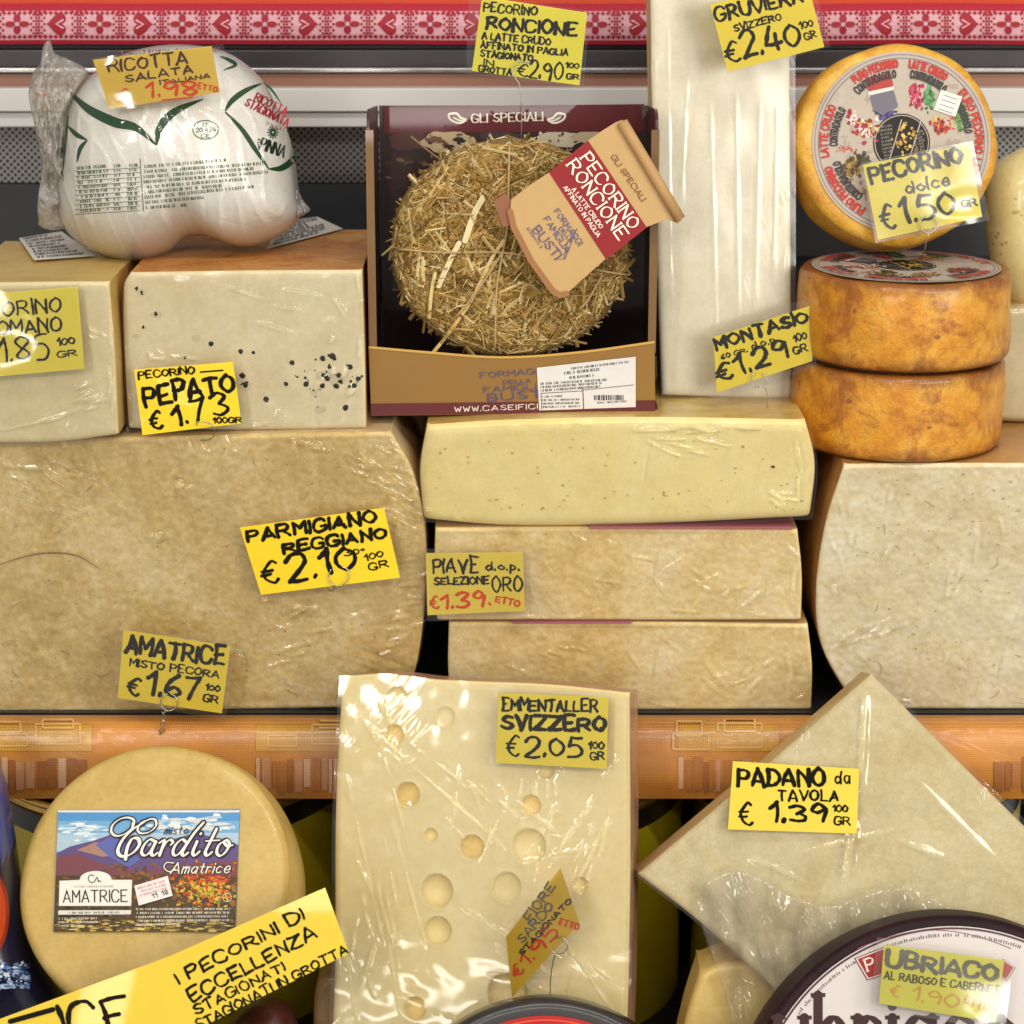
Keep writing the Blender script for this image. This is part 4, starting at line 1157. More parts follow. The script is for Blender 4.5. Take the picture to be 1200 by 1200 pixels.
text(mb, FLb, 'FAMIGLIA', 637, 257, 663, 296, 7, 1.2, BL, .0007, **kw); text(mb, FLb, 'BUSTI', 624, 270, 651, 304, 10, 1.7, BL, .0008, **kw)
microtext(mb, FLb, 617, 268, 634, 292, 3, BL, .0006)
mb.ribbon(FLb, [(661, 303), (665, 284), (676, 268)], .9, .0007, BL); mb.ribbon(FLb, [(676, 268), (662, 304), (649, 303)], .7, .00075, BL)
ppr = mb.build('paper', M['print'], t)
mb = MB(); mb.tube([FLb.at(*p, .002) for p in ((729, 143), (750, 178), (775, 220), (797, 257))], .0042, 0, H('#b28c5c'), 12); mb.build('rolled_edge', M['print'], ppr)
mb = MB(); mb.poly(FLb, [(578, 236), (592, 226), (600, 236), (604, 262), (590, 266)], -.002, H('#8d5a40')); mb.build('folded_corner', M['print'], t)

# ================================================================== tall white slab
Yg = atZ(850, 467, FONT_TOP).y
FG = Frame(848, 240, Yg + .018, 6, 7)
M['gruyere'] = cheese('tall_slab_cheese', '#e4d8b2', '#f1e8cc', None, 6, 120, .42, .12, .2)
M['film_tall'] = film('tall_film', dict(scale=12, ang=.15, stretch=3, strength=.35, dist=.0010, fine=60, cover=.5, swell=.12), .02, .17, 2.2)
S = Slab(FG, [(763, -30), (850, -32), (926, -34)], [(777, 463), (850, 466), (929, 468)], [(763, -30), (766, 150), (772, 330), (777, 463)], [(926, -34), (927, 200), (929, 468)], .004, 40, 80, grain(20, .0014, 120, .0003, 4))
t = thing('tall_cheese_slab', 'tall ivory cheese slab in shiny cling film standing beside the straw cheese box', 'cheese', atZ(850, 467, FONT_TOP))
mb = MB(); S.solid(mb, .06, BK); mb.build('cheese', [M['gruyere'], M['piave_side']], t)
CR = [(805, 90, 798, 240, .0022, 3), (832, 120, 842, 470, .0028, 3.5), (862, 110, 866, 420, .0032, 4), (890, 120, 884, 380, .003, 4), (910, 120, 906, 330, .0026, 3), (848, 300, 930, 250, .0012, 5), (905, 240, 935, 222, .0016, 4), (782, 30, 786, 380, .002, 3)]
def crease(a, b):
    h = .0016 + .0003 * mnoise.noise(Vector((a * 40, b * 30, 2)))
    for c in CRL:
        pa, pb, am, wd = c; e = pb - pa; q = max(0, min(1, (Vector((a, b)) - pa).dot(e) / e.length_squared))
        d = (Vector((a, b)) - pa - e * q).length - .0016 * mnoise.noise(Vector((q * 6, am * 999, 0)))
        h += am * math.exp(-(d / wd) ** 2) * math.sin(math.pi * min(1, max(0, q * .96 + .02)))
    return h
CRL = [(Vector(FG.loc(x0, y0)), Vector(FG.loc(x1, y1)), am * .13, w * .0003) for x0, y0, x1, y1, am, w in CR]
S2 = Slab(FG, [(761, -30), (850, -32), (931, -34)], [(775, 464), (850, 467), (932, 469)], [(761, -30), (764, 150), (770, 330), (775, 464)], [(931, -34), (932, 200), (932, 469)], .003, 110, 120)
mb = MB(); S2.front(mb, hfun=crease); mb.build('plastic_wrap', M['film_tall'], t)

# ================================================================== orange wheels, right
M['wheel_side'] = cheese('orange_rind', '#955108', '#d6901c', '#e4b044', 12, 60, .48, 1.0, .05, .3, dict(scale=8, ang=0, stretch=2, strength=.3, dist=.001, fine=50, cover=.4), crumb=.5, spots='#6b2e0c', spotlim=.12, spotscale=42, grain=.45)
M['wheel_face'] = cheese('yellow_rind_face', '#a86812', '#d6a032', '#e4bd58', 16, 90, .5, .9, .06, .15, crumb=.5)
RW, TW = .0815, .0665
fr = atZ(1051, 546, RB_TOP); cst = Vector((fr.x * 1.045, fr.y + RW + .002, RB_TOP))
LBL = []
class Disc:
    """flat round label: picture points laid on the disc plane"""
    def __init__(s, C, n, ex): s.O = C; s.n = n; s.ex = ex; s.ey = n.cross(ex)
    def at(s, px, py, off=0.0):
        d = ray(px, py); o = s.O + s.n * off; return CAM + d * ((o - CAM).dot(s.n) / d.dot(s.n))
class Unit:
    """label drawn in its own units: x, y (down) in hundredths of the radius"""
    def __init__(s, C, n, ex, rad): s.O = C; s.n = n; s.ex = ex; s.ey = n.cross(ex); s.r = rad / 100
    def at(s, x, y, off=0.0): return s.O + s.ex * (x * s.r) - s.ey * (y * s.r) + s.n * off
def stain_wheel(m):
    nt = m.node_tree; p = nt.nodes['Principled BSDF']; src = p.inputs['Base Color'].links[0].from_socket
    f = noise(nt, coords(nt, (1, 1, .85)), 30, 6, .72, .5)
    k = ramp(nt, f, [(.50, (0, 0, 0)), (.64, (1, 1, 1))]); g = noise(nt, coords(nt), 260, 3, .6)
    c = mixc(nt, mth(nt, 'MULTIPLY', k, .8), src, H('#8a420a')); c = mixc(nt, mth(nt, 'MULTIPLY', g, .3), c, H('#a06a1c'))
    # rims rubbed brown
    tc = N(nt, 'ShaderNodeTexCoord'); sp = N(nt, 'ShaderNodeSeparateXYZ'); nt.links.new(tc.outputs['Object'], sp.inputs[0])
    e = mth(nt, 'ABSOLUTE', mth(nt, 'SUBTRACT', mth(nt, 'DIVIDE', sp.outputs[2], .0665), .5))
    e = mth(nt, 'ADD', e, mth(nt, 'MULTIPLY', mth(nt, 'SUBTRACT', noise(nt, coords(nt), 45, 5, .7, .4), .5), .42))
    e = ramp(nt, e, [(.33, (0, 0, 0)), (.50, (1, 1, 1))])
    c = mixc(nt, mth(nt, 'MULTIPLY', e, .85), c, H('#75390c'))
    nt.links.new(c, p.inputs['Base Color'])
stain_wheel(M['wheel_side'])
def wheel_label(parent, C, n, ex, rad, seed):
    U = Unit(C, n, ex, rad); b = MB(); rnd = random.Random(seed)
    b.disc(U, 0, 0, 100, 0, H('#b3a698'), n=72)
    for _ in range(160):
        a, q = rnd.uniform(0, 6.28), math.sqrt(rnd.random()) * 88; b.disc(U, q * math.cos(a), q * math.sin(a), rnd.uniform(1, 6), .00005 + rnd.random() * .0001, H(rnd.choice(['#aa9c8e', '#b9ad9f', '#a39688', '#b5a89c'])), rnd.uniform(1, 5), n=8, wob=.4)
    for rr, w, c in ((97, 1.2, '#8f8684'), (93, .8, '#6f6a6e')): b.ribbon(U, [(rr * math.cos(a / 72 * 6.28319), rr * math.sin(a / 72 * 6.28319)) for a in range(73)], w, .0002, H(c), caps=False)
    RD, BK2 = H('#b5342c'), H('#3a3634')
    def at(txt, rr, a0, a1, h, c, w): text(b, U, txt, 0, 0, 1, 0, h, w, c, .0009, jit=.15, contrast=.3, arc=(0, 0, rr, R(a0), R(a1)))
    for a0, a1, tx in ((128, 93, 'PURO PECORINO'), (84, 55, 'LATTE CRUDO'), (40, -8, 'PURO PECORINO'), (-12, -30, 'LATTE'), (240, 198, 'PURO PECORINO'), (190, 152, 'LATTE CRUDO'), (300, 262, 'PURO PECORINO')): at(tx, 83, a0, a1, 8, RD, 2.2)
    for a0, a1 in ((132, 95), (82, 50), (38, 8), (182, 150), (232, 196), (300, 262)): at('CONTRADASOLO', 72, a0, a1, 8, BK2, 1.8)
    b.disc(U, 0, 0, 32, .0004, H('#1b1917'), n=40)
    b.ribbon(U, [(30 * math.cos(a / 40 * 6.28319), 30 * math.sin(a / 40 * 6.28319)) for a in range(41)], .9, .0006, H('#b8ab98'), caps=False)
    for x in (-8, 14): b.ribbon(U, [(x - 8, 26), (x + 8, -25)], 1.2, .0006, H('#b8ab98'))
    for _ in range(60):
        x, y = rnd.gauss(3, 6), rnd.gauss(4, 12); b.disc(U, x, y, rnd.uniform(1, 2.5), .0007 + rnd.random() * .0002, H(rnd.choice(['#b58e3a', '#8d6a2a', '#3a2f1a', '#d3b25a'])), n=6)
    for k in range(10):
        microtext(b, U, -24 + k * .5, -16 + k * 4, -10, -18 + k * 4, 2.4, H('#9a8f80'), .0006, w=.5); microtext(b, U, 14, -10 + k * 3.4, 26, -12 + k * 3.4, 2.4, H('#9a8f80'), .0006, w=.5)
    def patch(cx, cy, sx, sy, cols, nn, s0=1.5, s1=5):
        for _ in range(nn * 2): b.disc(U, (cx + rnd.gauss(0, sx) * .8) * .9, (cy + rnd.gauss(0, sy) * .8) * .9, rnd.uniform(s0, s1) * .55, .0003 + rnd.random() * .0004, H(rnd.choice(cols)), rnd.uniform(s0, s1) * .7, n=7, wob=.3)
    # small cartouches between the spokes of the label
    b.poly(U, [(-40, -72), (-12, -76), (-8, -58), (-36, -52)], .0006, H('#a83c38')); b.poly(U, [(-38, -56), (-9, -62), (-8, -55), (-36, -49)], .0009, H('#d8cec4'))
    b.poly(U, [(-36, -52), (-9, -58), (-4, -40), (-22, -30), (-31, -36)], .0010, H('#6d6a74')); patch(-20, -36, 6, 3, ['#4a4378', '#5a5288', '#3a3468'], 30); patch(-20, -46, 7, 4, ['#8d8a70', '#77745a', '#a39a8c'], 20, 1, 3)
    patch(18, -58, 4, 9, ['#b0304a', '#c4506a', '#8d2238', '#d08a94'], 40); patch(34, -56, 4, 9, ['#4f8250', '#6a9a68', '#35633a'], 40)
    b.poly(U, [(44, -58), (68, -50), (60, -28), (36, -36)], .0011, H('#ded8ce'))
    for k in range(4): b.ribbon(U, [(47 - k * 2, -52 + k * 5), (62 - k * 2, -47 + k * 5)], .9, .0013, H('#8a86a0'))
    patch(74, -32, 5, 11, ['#5f8a4a', '#7fa25e', '#46703a'], 40); patch(52, -20, 7, 6, ['#a82f2c', '#c4523a', '#d8b04a', '#7d1f22', '#c9a0a4'], 45)
    patch(-62, -30, 4, 5, ['#a02a34', '#c8bdb2', '#8f2530', '#d8cec4'], 30); patch(-44, -18, 8, 7, ['#a33238', '#cfc4b8', '#8d2a2a', '#b59a4a', '#d8cec4'], 45)
    patch(-66, 8, 10, 2.5, ['#b8453f', '#c7625a'], 16, 1, 2); patch(-62, 30, 9, 8, ['#8a6a32', '#5a4a26', '#3d3524', '#a58a4a'], 45); patch(-48, 20, 5, 5, ['#2e3226', '#4a4a34'], 20)
    patch(-30, 62, 12, 8, ['#8f6a4a', '#b08a68', '#6d4a34'], 50); patch(30, 60, 12, 8, ['#4f7a46', '#a3343a', '#7d2a30'], 50)
    b.build('round_label', M['print'], parent)
wl = ['upper orange wheel lying flat on another, its round label partly hidden by the leaning wheel', 'lower orange wheel lying flat on the brown topped half wheel']
for k, (zz, lb) in enumerate(((RB_TOP + 2 * TW + .004, wl[0]), (RB_TOP + TW + .001, wl[1]))):
    dx = (.0, .0)[k]
    C = cst + Vector((-.0015 if k else 0.001, 0, 0)); C.z = zz
    t = thing('orange_round_cheese', lb, 'cheese wheel', (C.x, C.y, zz - TW), 'orange rind cheese wheels')
    mb = MB(); lathe(mb, C, Vector((0, 0, 1)), Vector((1, 0, 0)), rprof(RW, TW, .0055, .001), 0, 160, .0030, 24, seed=k * 7.0); mb.build('rind', M['wheel_side'], t)
    wheel_label(t, C + Vector((0, 0, .0012)), Vector((0, 0, 1)), Vector((math.cos(.6), math.sin(.6), 0)), RW - .009, 40 + k)
zt2 = RB_TOP + 2 * TW + .006; ln = R(13); Rk = .0785
pz = atZ(1053, 169, zt2 + Rk * math.cos(ln) + .060 * math.sin(ln))
FD = Frame(1053, 169, pz.y, 13, 3)
t = thing('orange_round_cheese', 'orange wheel with a round printed label, leaning upright on the wheel stack', 'cheese wheel', pz - FD.ey * Rk, 'orange rind cheese wheels')
mb = MB(); lathe(mb, pz, FD.n, FD.ex, rprof(Rk, .060, .009, .001), 0, 140, .0024, 24, seed=20.); mb.build('rind', M['wheel_face'], t)
wheel_label(t, pz + FD.n * .0013 + FD.ex * .002 + FD.ey * .001, FD.n, FD.ex, .0695, 50)

# far right: spotted round cheese on a pale wedge
M['spotted'] = cheese('spotted_cheese', '#c6b478', '#d6c78f', None, 12, 110, .4, .2, .15, .4, dict(scale=9, ang=.3, stretch=3, strength=.4, dist=.001, fine=50, cover=.5), spots='#a5854a', spotlim=.22, spotscale=130)
Yw = atZ(1190, 497, RB_TOP).y
FW = Frame(1200, 430, Yw)
S = Slab(FW, [(1150, 362), (1200, 358), (1270, 350)], [(1150, 494), (1270, 500)], [(1150, 362), (1150, 494)], [(1270, 350), (1270, 500)], .006, 24, 24, grain(30, .0008, 150, .0003, 2))
t = thing('pale_cheese_wedge', 'pale wedge of cheese behind the stacked orange wheels at the right border', 'cheese', atZ(1210, 497, RB_TOP))
mb = MB(); S.solid(mb, .09, BK); mb.build('cheese', [M['romano'], M['romano_rind']], t); mb = MB(); S.front(mb, off=.0012); mb.build('plastic_wrap', M['wrap_tight'], t)
FV = Frame(1220, 270, Yw + .035, 6)
PV = Pillow(FV, [(1154, 250), (1160, 205), (1184, 180), (1225, 168), (1270, 180), (1292, 250), (1280, 330), (1240, 372), (1198, 368), (1168, 335)], (1222, 265), .035, .035, 2.6, .5, .0012, 30)
t = thing('spotted_round_cheese', 'pale rounded cheese with brown specks resting on the wedge at the right border', 'cheese', FV.at(1222, 368))
mb = MB(); PV.solid(mb, 0, 26, 80); mb.build('cheese', M['spotted'], t)


# ================================================================== lower counter
# --- pale yellow wheel with landscape label
M['cardito'] = cheese('waxed_cheese', '#b19246', '#bfa158', '#c9af6c', 8, 160, .40, .12, .15, .15)
FC = Frame(181, 1030, -.165, 36, -9)
rc = .0985; TC = .068
# radius from the traced width of the wheel
a0 = FC.loc(22, 1030)[0]; a1 = FC.loc(336, 1030)[0]; rc = (a1 - a0) / 2; Cc = FC.w((a0 + a1) / 2, 0, 0)
t = thing('pale_round_cheese', 'smooth pale yellow cheese wheel with a mountain landscape label, leaning on the shelf edge', 'cheese wheel', Cc - FC.ey * rc)
mb = MB(); lathe(mb, Cc, FC.n, FC.ex, rprof(rc + .001, TC, .008, .003, 8), 0, 140, .0012, 14, seed=2.); mb.build('cheese', M['cardito'], t)
class Off:
    def __init__(s, S, o): s.S = S; s.o = o
    def at(s, x, y, off=0.0): return s.S.at(x, y, off + s.o)
LC = Off(FC, .0016)
mb = MB()
Z = lambda x, y: (60 + x / 5.217, 940 + y / 5.217)          # notes taken on an enlarged view of the label
c4 = [(68, 949.5), (281, 948), (275.5, 1092), (62.5, 1091)]
mb.prism([LC.at(x, y, 0) for x, y in c4], -FC.n * .0009, 0, H('#4f8ec0'))
def inlab(P): return P
rnd = random.Random(31)
L0, L1 = lambda y: 68 + (y - 949.5) * (62.5 - 68) / 141.5, lambda y: 281 + (y - 948) * (275.5 - 281) / 144
def strip(y0, y1, c, o): mb.poly(LC, [(L0(y0) + .2, y0), (L1(y0) - .2, y0), (L1(y1) - .2, y1), (L0(y1) + .2, y1)], o, c)
strip(949.6, 952, H('#d9d6cc'), .00012)
strip(962, 976, H('#6fa2c6'), .00012); strip(976, 998, H('#a7bccb'), .00014)
def blob(x, y, rx, ry, c, o, n=10, wob=.25):
    x = min(max(x, L0(y) + rx * 1.1 + .5), L1(y) - rx * 1.1 - .5); mb.disc(LC, x, y, rx, o, H(c), ry, 0, n, wob)
for _ in range(60): blob(rnd.gauss(95, 16), rnd.gauss(973, 5), rnd.uniform(3, 9), rnd.uniform(.6, 1.8), rnd.choice(['#cfd9de', '#b3c9d6', '#dfe3e2', '#8fb5cf']), .0002 + rnd.random() * .0001)
for _ in range(60): blob(rnd.gauss(220, 28), rnd.gauss(966, 5), rnd.uniform(3, 10), rnd.uniform(.8, 2.5), rnd.choice(['#d8dde0', '#c9ccc9', '#e6e4da', '#a9bfce']), .0002 + rnd.random() * .0001)
mb.poly(LC, [(L0(1000) + .3, 1000), (82, 992), (110, 985), (130, 978), (150, 983), (175, 992), (200, 984), (230, 976), (262, 984), (L1(990) - .3, 990), (L1(1050) - .3, 1050), (L0(1050) + .3, 1050)], .0004, H('#5d4b78'))
mb.poly(LC, [(90, 996), (112, 987), (134, 990), (150, 1000), (120, 1004)], .00045, H('#a07a68'))
mb.poly(LC, [(112, 990), (132, 979), (150, 990), (164, 1008), (150, 1016), (128, 1004)], .00048, H('#5b62a2'))
mb.poly(LC, [(L0(1004) + .3, 1004), (90, 1000), (120, 1012), (165, 1022), (210, 1014), (L1(1008) - .3, 1008), (L1(1060) - .3, 1060), (L0(1060) + .3, 1060)], .0005, H('#74424a'))
strip(1026, 1092, H('#4a3a22'), .00055)
for _ in range(420):
    y = rnd.uniform(1012, 1090); x = rnd.uniform(64, 279)
    if y < 1028 and x < 120: continue
    cols = ['#5a4526', '#3a2c18', '#6d5428', '#7d5a2a', '#2c2416'] if y > 1060 else (['#7a4a26', '#8d5226', '#5f3a26', '#6d5a32', '#9a5a2a'] if x > 140 else ['#6a4a32', '#55452c', '#7a5434'])
    blob(x, y, rnd.uniform(1, 4), rnd.uniform(.8, 2.6), rnd.choice(cols), .0006 + rnd.random() * .0002, 7, .4)
for _ in range(330):
    x, y = rnd.gauss(238, 17), rnd.gauss(1040, 12)
    if y > 1064: continue
    blob(x, y, rnd.uniform(.8, 3), rnd.uniform(.8, 2.4), rnd.choice(['#c8641e', '#d98a22', '#b8421c', '#caa02a', '#a8902e', '#d2b23a', '#8d3a1c', '#7a7a2a'] if y > 1034 else ['#b8421c', '#c8561e', '#93361c', '#d0701e']), .00085 + rnd.random() * .0002, 7, .4)
for _ in range(160): blob(rnd.uniform(66, 276), rnd.uniform(1078, 1091), rnd.uniform(1.5, 6), rnd.uniform(.5, 1.4), rnd.choice(['#b59a4a', '#cfb868', '#8d7434', '#5a4a26', '#a88a3e']), .00085 + rnd.random() * .0002, 7, .3)
# arched name board
sg = [Z(50, 480), Z(170, 475)] + [Z(272 - 98 * math.cos(math.pi * k / 12), 472 - 52 * math.sin(math.pi * k / 12)) for k in range(13)] + [Z(378, 474), Z(495, 474), Z(490, 635), Z(46, 635)]
mb.poly(LC, sg, .0011, H('#e3ded2'))
for p, q in zip(sg, sg[1:] + sg[:1]): mb.ribbon(LC, [p, q], .6, .00115, H('#8d8a80'), caps=False)
text(mb, LC, 'AMATRICE', *Z(75, 612), *Z(465, 607), 13.5, 1.5, H('#2a2622'), .0013, jit=0, contrast=.3)
microtext(mb, LC, *Z(145, 522), *Z(385, 520), 2.2, H('#8d8a80'), .0013, w=.5)
mb.ribbon(LC, catmull([Vector(Z(*p)) for p in ((262, 450), (240, 445), (227, 465), (238, 488), (262, 488), (280, 460), (288, 488))]), 1.1, .0013, H('#2f6a3a')); mb.ribbon(LC, [Z(285, 478), Z(305, 485)], 1.2, .0013, H('#2f6a3a'))
mb.poly(LC, [Z(44, 662), Z(488, 660), Z(487, 686), Z(43, 688)], .0011, H('#d8d3c6')); microtext(mb, LC, *Z(110, 682), *Z(420, 680), 2.4, H('#4a453c'), .0013, w=.6)
for i in range(5): microtext(mb, LC, *Z(520 + 4 * (i > 2), 660 + i * 24), *Z((1095, 1095, 1085, 1090, 800)[i], 658 + i * 23), 2.4, H('#ddd6c4'), .0013, w=.65)
for i in range(3): microtext(mb, LC, *Z(48, 718 + i * 22), *Z((280, 300, 190)[i], 716 + i * 22), 2.2, H('#d6ceb8'), .0013, w=.6)
EL = [Z(1075 + 26 * math.cos(k / 16 * 6.283), 583 + 26 * math.sin(k / 16 * 6.283)) for k in range(17)]; mb.ribbon(LC, EL, .7, .0013, H('#d6ceb8'), caps=False)
# the name in white script with a dark edge
script = [
 ([(560, 128), (500, 165), (440, 225), (408, 290), (420, 325), (460, 330), (510, 300), (540, 255), (528, 222), (495, 225), (470, 265), (458, 310), (454, 348)], 5.6),
 ([(560, 128), (600, 104), (636, 108), (640, 145), (600, 182), (548, 190), (528, 165), (552, 125), (596, 108)], 3.2),
 ([(500, 150), (506, 112), (470, 94), (420, 104), (376, 140), (368, 182), (396, 206), (446, 196), (492, 160), (500, 128)], 3.6),
 ([(640, 245), (604, 228), (568, 262), (552, 306), (572, 326), (604, 304), (636, 250)], 4.6), ([(640, 240), (612, 306), (626, 326), (652, 308)], 5.2),
 ([(660, 250), (684, 234), (690, 246), (662, 326)], 5.2), ([(672, 300), (700, 250), (728, 230), (744, 246), (730, 262)], 4.2),
 ([(830, 250), (800, 228), (760, 262), (744, 306), (758, 326), (788, 308), (836, 244)], 4.6), ([(932, 124), (870, 196), (804, 300), (812, 326), (838, 308)], 5.6),
 ([(892, 240), (866, 304), (878, 326), (908, 300)], 5.2), ([(912, 196), (917, 191)], 6),
 ([(1012, 162), (968, 250), (942, 306), (956, 326), (984, 304)], 5.2), ([(944, 238), (1030, 232)], 3),
 ([(1062, 234), (1024, 264), (1012, 308), (1034, 328), (1066, 304), (1090, 258), (1072, 232), (1058, 246), (1080, 270), (1110, 262)], 4.6)]
for k, (P, w) in enumerate(script):
    Q = catmull([Vector(Z(*p)) for p in P], sub=8)
    mb.ribbon(LC, Q, w * .8 + 2.4, .00118 + k * 3e-6, H('#2a2226'), caps=True)
for k, (P, w) in enumerate(script):
    Q = catmull([Vector(Z(*p)) for p in P], sub=8)
    mb.ribbon(LC, Q, w * .8, .0014 + k * 1.5e-5, H('#ece7dc'), contrast=.68, nib=-.5)
for o, c, w in ((.0012, H('#2a2226'), 3.2), (.0015, H('#e6e0d2'), 1.5)):
    random.seed(5); text(mb, LC, 'Amatrice', *Z(728, 436), *Z(1085, 432), 12.5, w, c, o, jit=.1, contrast=.4, slant=.35)
    mb.ribbon(LC, catmull([Vector(Z(*p)) for p in ((760, 410), (720, 425), (690, 400), (705, 370), (750, 372))]), w * .8, o, c)
random.seed(6); text(mb, LC, 'misto', *Z(690, 196), *Z(835, 192), 9, 1.2, H('#2a2428'), .0013, jit=.1, slant=.35)
lab = mb.build('landscape_label', M['gloss_print'], t)
mb = MB(); mb.prism([LC.at(*Z(*p), .0022) for p in ((508, 512), (712, 450), (742, 572), (535, 632))], -FC.n * .0006, 0, H('#e0dad4'))
for i in range(3): microtext(mb, LC, *Z(528 + i * 6, 535 + i * 22), *Z(700 + i * 6, 486 + i * 22), 2.6, H('#c8848a'), .0024, w=.7)
text(mb, LC, '11', *Z(620, 588), *Z(650, 580), 5, 1.1, H('#5a5055'), .0024, jit=.2); text(mb, LC, '18', *Z(680, 570), *Z(716, 560), 5, 1.1, H('#5a5055'), .0024, jit=.2)
mb.build('price_sticker', M['print'], lab)

# --- holey cheese slab
M['emm'] = cheese('holey_cheese', '#f0d88c', '#f8e6b0', None, 5, 150, .40, .1, .06, crumb=.10)
M['emm_rind'] = cheese('red_brown_rind', '#a06a50', '#c79c7a', None, 20, 110, .45, .3, .05, .4)
FE = Frame(568, 1000, -.125, 18, -9)
HOLES = [(466, 818, 14, .5), (462, 861, 12, .9), (478, 931, 14.5, 1.2), (505, 979, 8, .9), (553, 993, 14.5, 1.3), (622, 944, 12, 1.1), (620, 992, 21, .35), (512, 1044, 20, .5), (594, 1040, 18, .25), (513, 1091, 17, .5),
         (680, 1037, 9, .5), (486, 1182, 14, 1.1), (594, 1165, 25, .8), (522, 840, 12, .2), (640, 903, 10, .5)]
HL = [(Vector(FE.loc(x, y)), r * .00061, dp) for x, y, r, dp in HOLES]
gE = grain(20, .0008, 110, .00025, 5)
def holes(a, b, d):
    h = gE(a, b, d); p = Vector((a, b))
    for c, r, dp in HL:
        q = (p - c); q.x *= 1.05; q = q.length / r
        if q < 1: h -= dp * r * 1.35 * (1 - q * q) ** .5
        elif q < 1.35: h += .0004 * (1.35 - q) / .35
    return h
S = Slab(FE, [(400, 793), (450, 790), (520, 797), (640, 802), (737, 812)], [(386, 1262), (560, 1266), (732, 1268)], [(400, 793), (392, 950), (391, 1120), (386, 1262)], [(737, 812), (738, 1000), (736, 1140), (732, 1268)],
         .005, 230, 290, holes, smooth=True)
t = thing('holey_cheese_slab', 'large pale yellow cheese slab full of round holes, wrapped in film, standing on the counter', 'cheese', FE.at(560, 1262))
mb = MB(); S.solid(mb, .062); mb.build('cheese', [M['emm'], M['emm_rind']], t)
M['emm_film'] = film('loose_film', dict(scale=16, ang=-.6, stretch=7, strength=.36, dist=.0010, fine=100, cover=.46, swell=.05), .012, .07, 1.4)
def sag(a, b):
    h = .0012 + .00025 * mnoise.noise(Vector((a * 60, b * 60, 1)))
    for c, r, dp in HL:
        q = (Vector((a, b)) - c).length / r
        if q < 1: h -= .02 * dp * r * (1 - q * q)
    for x0, y0, x1, y1, am, w in CRE:
        pa, pb = Vector((x0, y0)), Vector((x1, y1)); e = pb - pa; q = max(0, min(1, (Vector((a, b)) - pa).dot(e) / e.length_squared))
        dd = (Vector((a, b)) - pa - e * q).length - .002 * mnoise.noise(Vector((q * 4, am * 999, 0)))
        h += am * .75 * math.exp(-(dd / w / .42) ** 2) * math.sin(math.pi * min(1, q * .96 + .02))
    return h
CRE = [(*FE.loc(*p), *FE.loc(*q), am, w * .0006) for p, q, am, w in (((430, 850), (600, 1000), .0014, 3.5), ((540, 900), (530, 970), .0012, 3), ((600, 930), (560, 1010), .0012, 3), ((720, 950), (660, 1060), .0016, 3.5), ((700, 930), (640, 1020), .0013, 3),
      ((460, 960), (500, 1110), .0012, 3), ((440, 1010), (470, 1190), .0014, 3), ((655, 905), (640, 1000), .001, 2.6), ((400, 1080), (420, 1200), .0016, 3.4), ((610, 1010), (700, 990), .001, 3), ((540, 1060), (640, 1120), .0012, 3.4), ((480, 870), (560, 930), .001, 2.6), ((660, 1100), (730, 1200), .0014, 3))]
rnd = random.Random(17)
for cx, cy, sx, sy, ang, ln, n, am in ((690, 980, 30, 40, 118, 80, 9, .0009), (560, 960, 40, 40, 48, 110, 6, .0008), (450, 1040, 25, 60, 78, 120, 7, .0008), (430, 1120, 20, 40, 85, 90, 6, .0009), (640, 1130, 50, 30, 35, 80, 6, .0007), (600, 900, 40, 20, 100, 70, 6, .0008), (480, 860, 40, 20, 50, 70, 4, .0007), (520, 1150, 60, 25, 15, 60, 7, .0007)):
    for _ in range(n):
        x, y = cx + rnd.gauss(0, sx), cy + rnd.gauss(0, sy); a = R(ang + rnd.gauss(0, 8)); l = ln * rnd.uniform(.4, 1.2) / 2
        CRE.append((*FE.loc(x - math.cos(a) * l, y - math.sin(a) * l), *FE.loc(x + math.cos(a) * l, y + math.sin(a) * l), am * rnd.uniform(.7, 1.4), rnd.uniform(2, 3.2) * .0006))
S2 = Slab(FE, [(398, 792), (450, 789), (520, 796), (640, 801), (741, 811)], [(384, 1262), (560, 1266), (736, 1268)], [(398, 792), (390, 950), (389, 1120), (384, 1262)], [(741, 811), (742, 1000), (740, 1140), (736, 1268)], .004, 230, 290)
mb = MB(); S2.front(mb, hfun=sag); mb.build('plastic_wrap', M['emm_film'], t)

# --- diamond shaped wedge
M['padano'] = cheese('grainy_wedge', '#cdb778', '#dccb98', '#e6d8ae', 11, 150, .5, .3, .12, crumb=.35)
M['padano_side'] = cheese('wedge_side', '#a98a54', '#c6aa74', None, 16, 120, .5, .3, .05)
FPd = Frame(1000, 950, -.118, 18, 0)
gP = grain(45, .001, 190, .0005, 11)
S = Slab(FPd, [(1022, 790), (1150, 918), (1285, 1050)], [(748, 1025), (840, 1098), (1020, 1265)], [(1022, 790), (890, 905), (748, 1025)], [(1285, 1050), (1150, 1160), (1020, 1265)], .004, 90, 90, gP)
t = thing('diamond_cheese_wedge', 'beige grainy cheese wedge standing on its corner like a diamond, in loose plastic film', 'cheese', FPd.at(1020, 1262))
mb = MB(); S.solid(mb, .045); mb.build('cheese', [M['padano'], M['padano_side']], t)
M['pad_film'] = film('wedge_film', dict(scale=10, ang=.1, stretch=3, strength=.55, dist=.0018, fine=110, cover=.5), .012, .09, 1.7)
